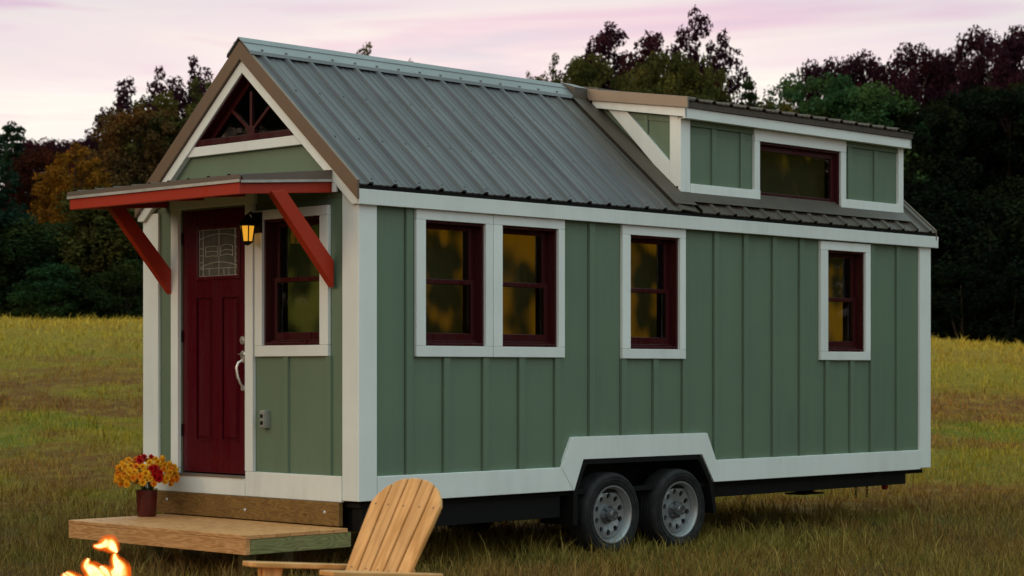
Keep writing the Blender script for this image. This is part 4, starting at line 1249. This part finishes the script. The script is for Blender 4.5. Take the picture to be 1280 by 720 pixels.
def bloom(color, name):
    m, nt, bs = newmat(name)
    a = N(nt, 'ShaderNodeAttribute', attribute_name='tint')
    nt.links.new(mixc(nt, a.outputs['Fac'], color, tuple(x * f for x, f in zip(color, (.8, .62, .6)))), bs.inputs['Base Color'])
    bs.inputs['Roughness'].default_value = .6; bs.inputs['Specular IOR Level'].default_value = .2
    mb = MB(); rr = random.Random(9)
    for ring, (nn, el_, ln_) in enumerate(((9, -5, .040), (11, 18, .038), (10, 38, .034), (8, 58, .028), (5, 78, .022))):
        for k in range(nn):
            az2 = 2 * math.pi * (k + .5 * (ring % 2)) / nn + rr.uniform(-.12, .12); e = R(el_ + rr.uniform(-6, 6))
            d = Vector((math.cos(az2) * math.cos(e), math.sin(az2) * math.cos(e), math.sin(e)))
            s = Vector((-math.sin(az2), math.cos(az2), 0)); up = s.cross(d) * -1
            p = Vector((0, 0, .004 * ring)); L_ = ln_
            mb.add([tuple(p - s * .004), tuple(p + s * .004), tuple(p + d * L_ * .6 + s * .008 + up * .003), tuple(p + d * L_ + up * .008), tuple(p + d * L_ * .6 - s * .008 + up * .003)], [(0, 1, 2, 3, 4)], tint=rr.random())
    ob = mb.build('blossom', m); me = ob.data; bpy.data.objects.remove(ob)
    return me
YB = bloom((1.0, .58, .03), 'mum_yellow'); OB = bloom((1.0, .42, .025), 'mum_orange'); RB = bloom((.60, .012, .014), 'mum_red')
cells_ = []
golden = math.pi * (3 - math.sqrt(5))
for i in range(104):
    z = 1 - (i + .5) / 104 * 1.45
    a = i * golden; rr_ = math.sqrt(max(0, 1 - z * z))
    d = Vector((rr_ * math.cos(a), rr_ * math.sin(a), z))
    if z < -.30 and rr_ < .5: continue
    p = Vector((d.x * .215, d.y * .215, .312 + d.z * .118)) * 1.0
    p += Vector((lr.uniform(-.014, .014), lr.uniform(-.014, .014), lr.uniform(-.014, .014)))
    redc = (Vector((-.01, -.12, .405)), Vector((.10, -.17, .325)), Vector((.02, -.05, .43)))
    me_ = RB if min((p - q).length for q in redc) < .055 else (YB if lr.random() < .7 else OB)
    o = bpy.data.objects.new('blossom', me_); link(o, pot); o.location = p
    o.rotation_euler = d.to_track_quat('Z', 'Y').to_euler(); sc_ = lr.uniform(.78, 1.05); o.scale = (sc_, sc_, sc_)

# ------------------------------------------------------------------ adirondack chair (local +x = forward, z up)
chair = empty('adirondack_chair', (-.590 + .0, 9.30, 0), R(222))
tag(chair, 'slatted wooden adirondack chair with rounded back facing the fire', 'chair')
# back: five slats in a leaning plane
lean = R(29)
mb = MB()
u_ = Vector((-math.sin(lean), 0, math.cos(lean))); n_ = Vector((math.cos(lean), 0, math.sin(lean)))
base = Vector((.0, 0, .56)) - u_ * .36
Lb = .36 + .440
def halfw(t):      # half width of the back at height t along the slats
    return .205 + .045 * min(1, t / (Lb * .8))
def topcap(v):     # length limit at lateral position v (rounded top)
    q = min(1, abs(v) / .262); return Lb - .21 * (1 - math.sqrt(max(0, 1 - q ** 2.3)))
nsl = 5
for i in range(nsl):
    pts = []
    f0, f1 = -1 + 2 * i / nsl, -1 + 2 * (i + 1) / nsl
    g = .0058
    def lat(f, t, s): return f * halfw(t) + s * g
    left = [(lat(f0, t, 1), t) for t in np.linspace(0, topcap(lat(f0, Lb * .9, 1)), 8)]
    right = [(lat(f1, t, -1), t) for t in np.linspace(0, topcap(lat(f1, Lb * .9, -1)), 8)]
    ts = np.linspace(left[-1][0], right[-1][0], 9)[1:-1]
    top = [(v, topcap(v)) for v in ts]
    poly = left + top + right[::-1]
    n = len(poly)
    vs = [tuple(base + u_ * t + Vector((0, v, 0)) + n_ * .010) for v, t in poly] + [tuple(base + u_ * t + Vector((0, v, 0)) - n_ * .010) for v, t in poly]
    off = random.random() * 30
    fs = [tuple(range(n)), tuple(range(n, 2 * n))[::-1]] + [(i2, n + i2, n + (i2 + 1) % n, (i2 + 1) % n) for i2 in range(n)]
    uvs = [[(poly[k % n][1] + off, poly[k % n][0] + off) for k in f] for f in fs]
    mb.add(vs, fs, uvs, tint=(.1, .8, .25, .95, 0)[i])
mb.build('backrest', CEDAR, chair, bevel=.004)
mb = MB()
for t in (.34, .66):
    for i in range(nsl):
        p_ = base + u_ * t + Vector((0, (-1 + (2 * i + 1) / nsl) * halfw(t) + .012 * math.sin(i * 5 + t * 9), 0)) + n_ * .009
        mb.tube([tuple(p_), tuple(p_ + n_ * .0022)], .0042, 8)
mb.split('screw', SCREW, chair)
mb = MB()
for t, hh in ((.12, .19), (.34, .21), (.66, .20)):
    c_ = base + u_ * t - n_ * .022
    mb.bar(c_ - Vector((0, hh, 0)), c_ + Vector((0, hh, 0)), .022, .07, up=u_)
mb.split('back_rail', CEDAR, chair, bevel=.003)
# arms: paddle shaped boards
for s in (-1, 1):
    mb = MB()
    out = []
    pl_ = [(-.13, .0), (-.10, -.028), (.05, -.040), (.32, -.062), (.46, -.075), (.510, -.055), (.525, .0), (.510, .050), (.46, .065), (.32, .055), (.05, .040), (-.10, .030)]
    n = len(pl_)
    vs = []
    for h in (.0, -.022):
        for (a, b) in pl_: vs.append((a, s * .285 + b * s, .552 + .085 * a + h))
    fs = [tuple(range(n)), tuple(range(n, 2 * n))[::-1]] + [(i, n + i, n + (i + 1) % n, (i + 1) % n) for i in range(n)]
    uvs = [[(vs[k][0], vs[k][1] + s * 5) for k in f] for f in fs]
    mb.add(vs, fs, uvs, tint=.35)
    mb.build('armrest', CEDAR, chair, bevel=.004)
    mb = MB(); mb.box(.36, .45, s * .262 - .011, s * .262 + .011, 0, .578)
    mb.prism([(.37, .36), (.44, .36), (.46, .566), (.33, .558)], 1, s * .285 - .010, s * .285 + .010)
    mb.build('leg', CEDAR, chair, bevel=.004)
    mb = MB()
    mb.prism([(-.52, 0), (-.44, 0), (.0, .20), (.50, .34), (.54, .31), (.54, .24), (.50, .22), (.0, .09), (-.40, 0)], 1, s * .240 - .011, s * .240 + .011)
    mb.build('side_rail', CEDAR, chair, bevel=.004)
mb = MB()
for i in range(6):
    a = .52 - i * .085; z = .355 - (i * .085) * .28
    mb.box(a - .038, a + .038, -.27, .27, z, z + .020)
mb.build('seat', CEDAR, chair, bevel=.003)

# ------------------------------------------------------------------ camp fire
FY = 8.6; FX = (118 - 640) / 2600 * FY
fire = empty('campfire', (FX, FY, 0), 0)
tag(fire, 'burning campfire with bright yellow orange flames at the lower left', 'campfire')
def fl(px, py, dy=0): return ((px - 118) / 2600 * FY, dy, 1.438 - (py - 463) / 2600 * FY)
def flame_mat(name, c, e, alpha):
    m = bpy.data.materials.new(name); m.use_nodes = True; nt = m.node_tree; nt.nodes.remove(nt.nodes['Principled BSDF'])
    em = N(nt, 'ShaderNodeEmission'); em.inputs[0].default_value = (*c, 1); em.inputs[1].default_value = e
    tr = N(nt, 'ShaderNodeBsdfTransparent'); mx = N(nt, 'ShaderNodeMixShader')
    nn = noise(nt, N(nt, 'ShaderNodeTexCoord').outputs['Object'], 22, 3)
    nt.links.new(maprange(nt, nn, .35, .6, alpha - .12, alpha + .1), mx.inputs[0])
    nt.links.new(tr.outputs[0], mx.inputs[1]); nt.links.new(em.outputs[0], mx.inputs[2]); nt.links.new(mx.outputs[0], nt.nodes['Material Output'].inputs[0])
    return m
FL_O = flame_mat('flame_outer', (1.0, .12, .006), 1.2, .22)
FL_M = flame_mat('flame_mid', (1.0, .30, .02), 1.6, .55)
FL_C = flame_mat('flame_core', (1.0, .78, .34), 5.0, .97)
tongues = [
 ([(134, 770), (138, 740), (143, 724), (147, 712), (141, 702), (139, 694)], [.030, .034, .034, .022, .010, .002]),
 ([(150, 750), (148, 730), (150, 716), (147, 704)], [.02, .022, .016, .003]),
 ([(122, 770), (126, 740), (124, 722), (117, 711), (111, 705), (114, 697)], [.03, .034, .028, .018, .009, .002]),
 ([(130, 735), (131, 718), (128, 708)], [.03, .022, .006]),
 ([(116, 683), (124, 683), (132, 679), (138, 680), (143, 685), (147, 689)], [.001, .007, .014, .017, .012, .003]),
 ([(131, 682), (134, 676), (132, 674)], [.012, .007, .001]),
 ([(104, 760), (98, 738), (88, 724), (80, 717)], [.03, .028, .014, .002]),
 ([(108, 735), (112, 722), (113, 714)], [.02, .012, .002]),
 ([(92, 735), (84, 722), (82, 716)], [.02, .011, .002]),
]
fr = random.Random(4)
for mat, k_, nm, wob_ in ((FL_O, 2.0, 'flame_halo', .008), (FL_M, 1.38, 'flame_envelope', .004), (FL_C, 1.15, 'flame', .0)):
    mb = MB()
    for ti, (pth, rad) in enumerate(tongues):
        P_ = [Vector(fl(x, y, .03 * math.sin(ti * 2.1) + .015 * i * math.cos(ti))) for i, (x, y) in enumerate(pth)]
        # smooth path
        Q = []; Rd = []
        for i in range(len(P_) - 1):
            for s in range(4):
                t = s / 4; a = P_[max(0, i - 1)]; b = P_[i]; c_ = P_[i + 1]; d = P_[min(len(P_) - 1, i + 2)]
                Q.append(.5 * ((2 * b) + (c_ - a) * t + (2 * a - 5 * b + 4 * c_ - d) * t * t + (-a + 3 * b - 3 * c_ + d) * t ** 3))
                Rd.append((rad[i] * (1 - t) + rad[i + 1] * t) * k_ * .9 + wob_)
        Q.append(P_[-1]); Rd.append(rad[-1] * k_ + wob_ * .6)
        mb.tube(Q, Rd, 12)
    ob = mb.build(nm, mat, fire, smooth=True)
mb = MB()
for k in range(12):
    t = 2 * math.pi * k / 12
    c_ = Vector((.36 * math.cos(t), .36 * math.sin(t), .06))
    M_ = Matrix.Translation(c_) @ Matrix.Rotation(t, 4, 'Z') @ Matrix.Diagonal((fr.uniform(.08, .1), fr.uniform(.085, .1), fr.uniform(.07, .10), 1))
    vs = []; fs = []
    for i in range(7):
        for j in range(10):
            a, b = math.pi * i / 6, 2 * math.pi * j / 10; q = 1 + fr.uniform(-.08, .08)
            vs.append(tuple(M_ @ Vector((q * math.sin(a) * math.cos(b), q * math.sin(a) * math.sin(b), math.cos(a)))))
    for i in range(6):
        for j in range(10): fs.append((i * 10 + j, i * 10 + (j + 1) % 10, (i + 1) * 10 + (j + 1) % 10, (i + 1) * 10 + j))
    mb.add(vs, fs)
mb.split('stone', STONE, fire, smooth=True)
mb = MB()
for k in range(7):
    t = 2 * math.pi * k / 7
    mb.tube([(.26 * math.cos(t), .26 * math.sin(t), .03), (.04 * math.cos(t + .5), .04 * math.sin(t + .5), .34)], [.04, .032], 9)
mb.split('log', CHAR, fire)
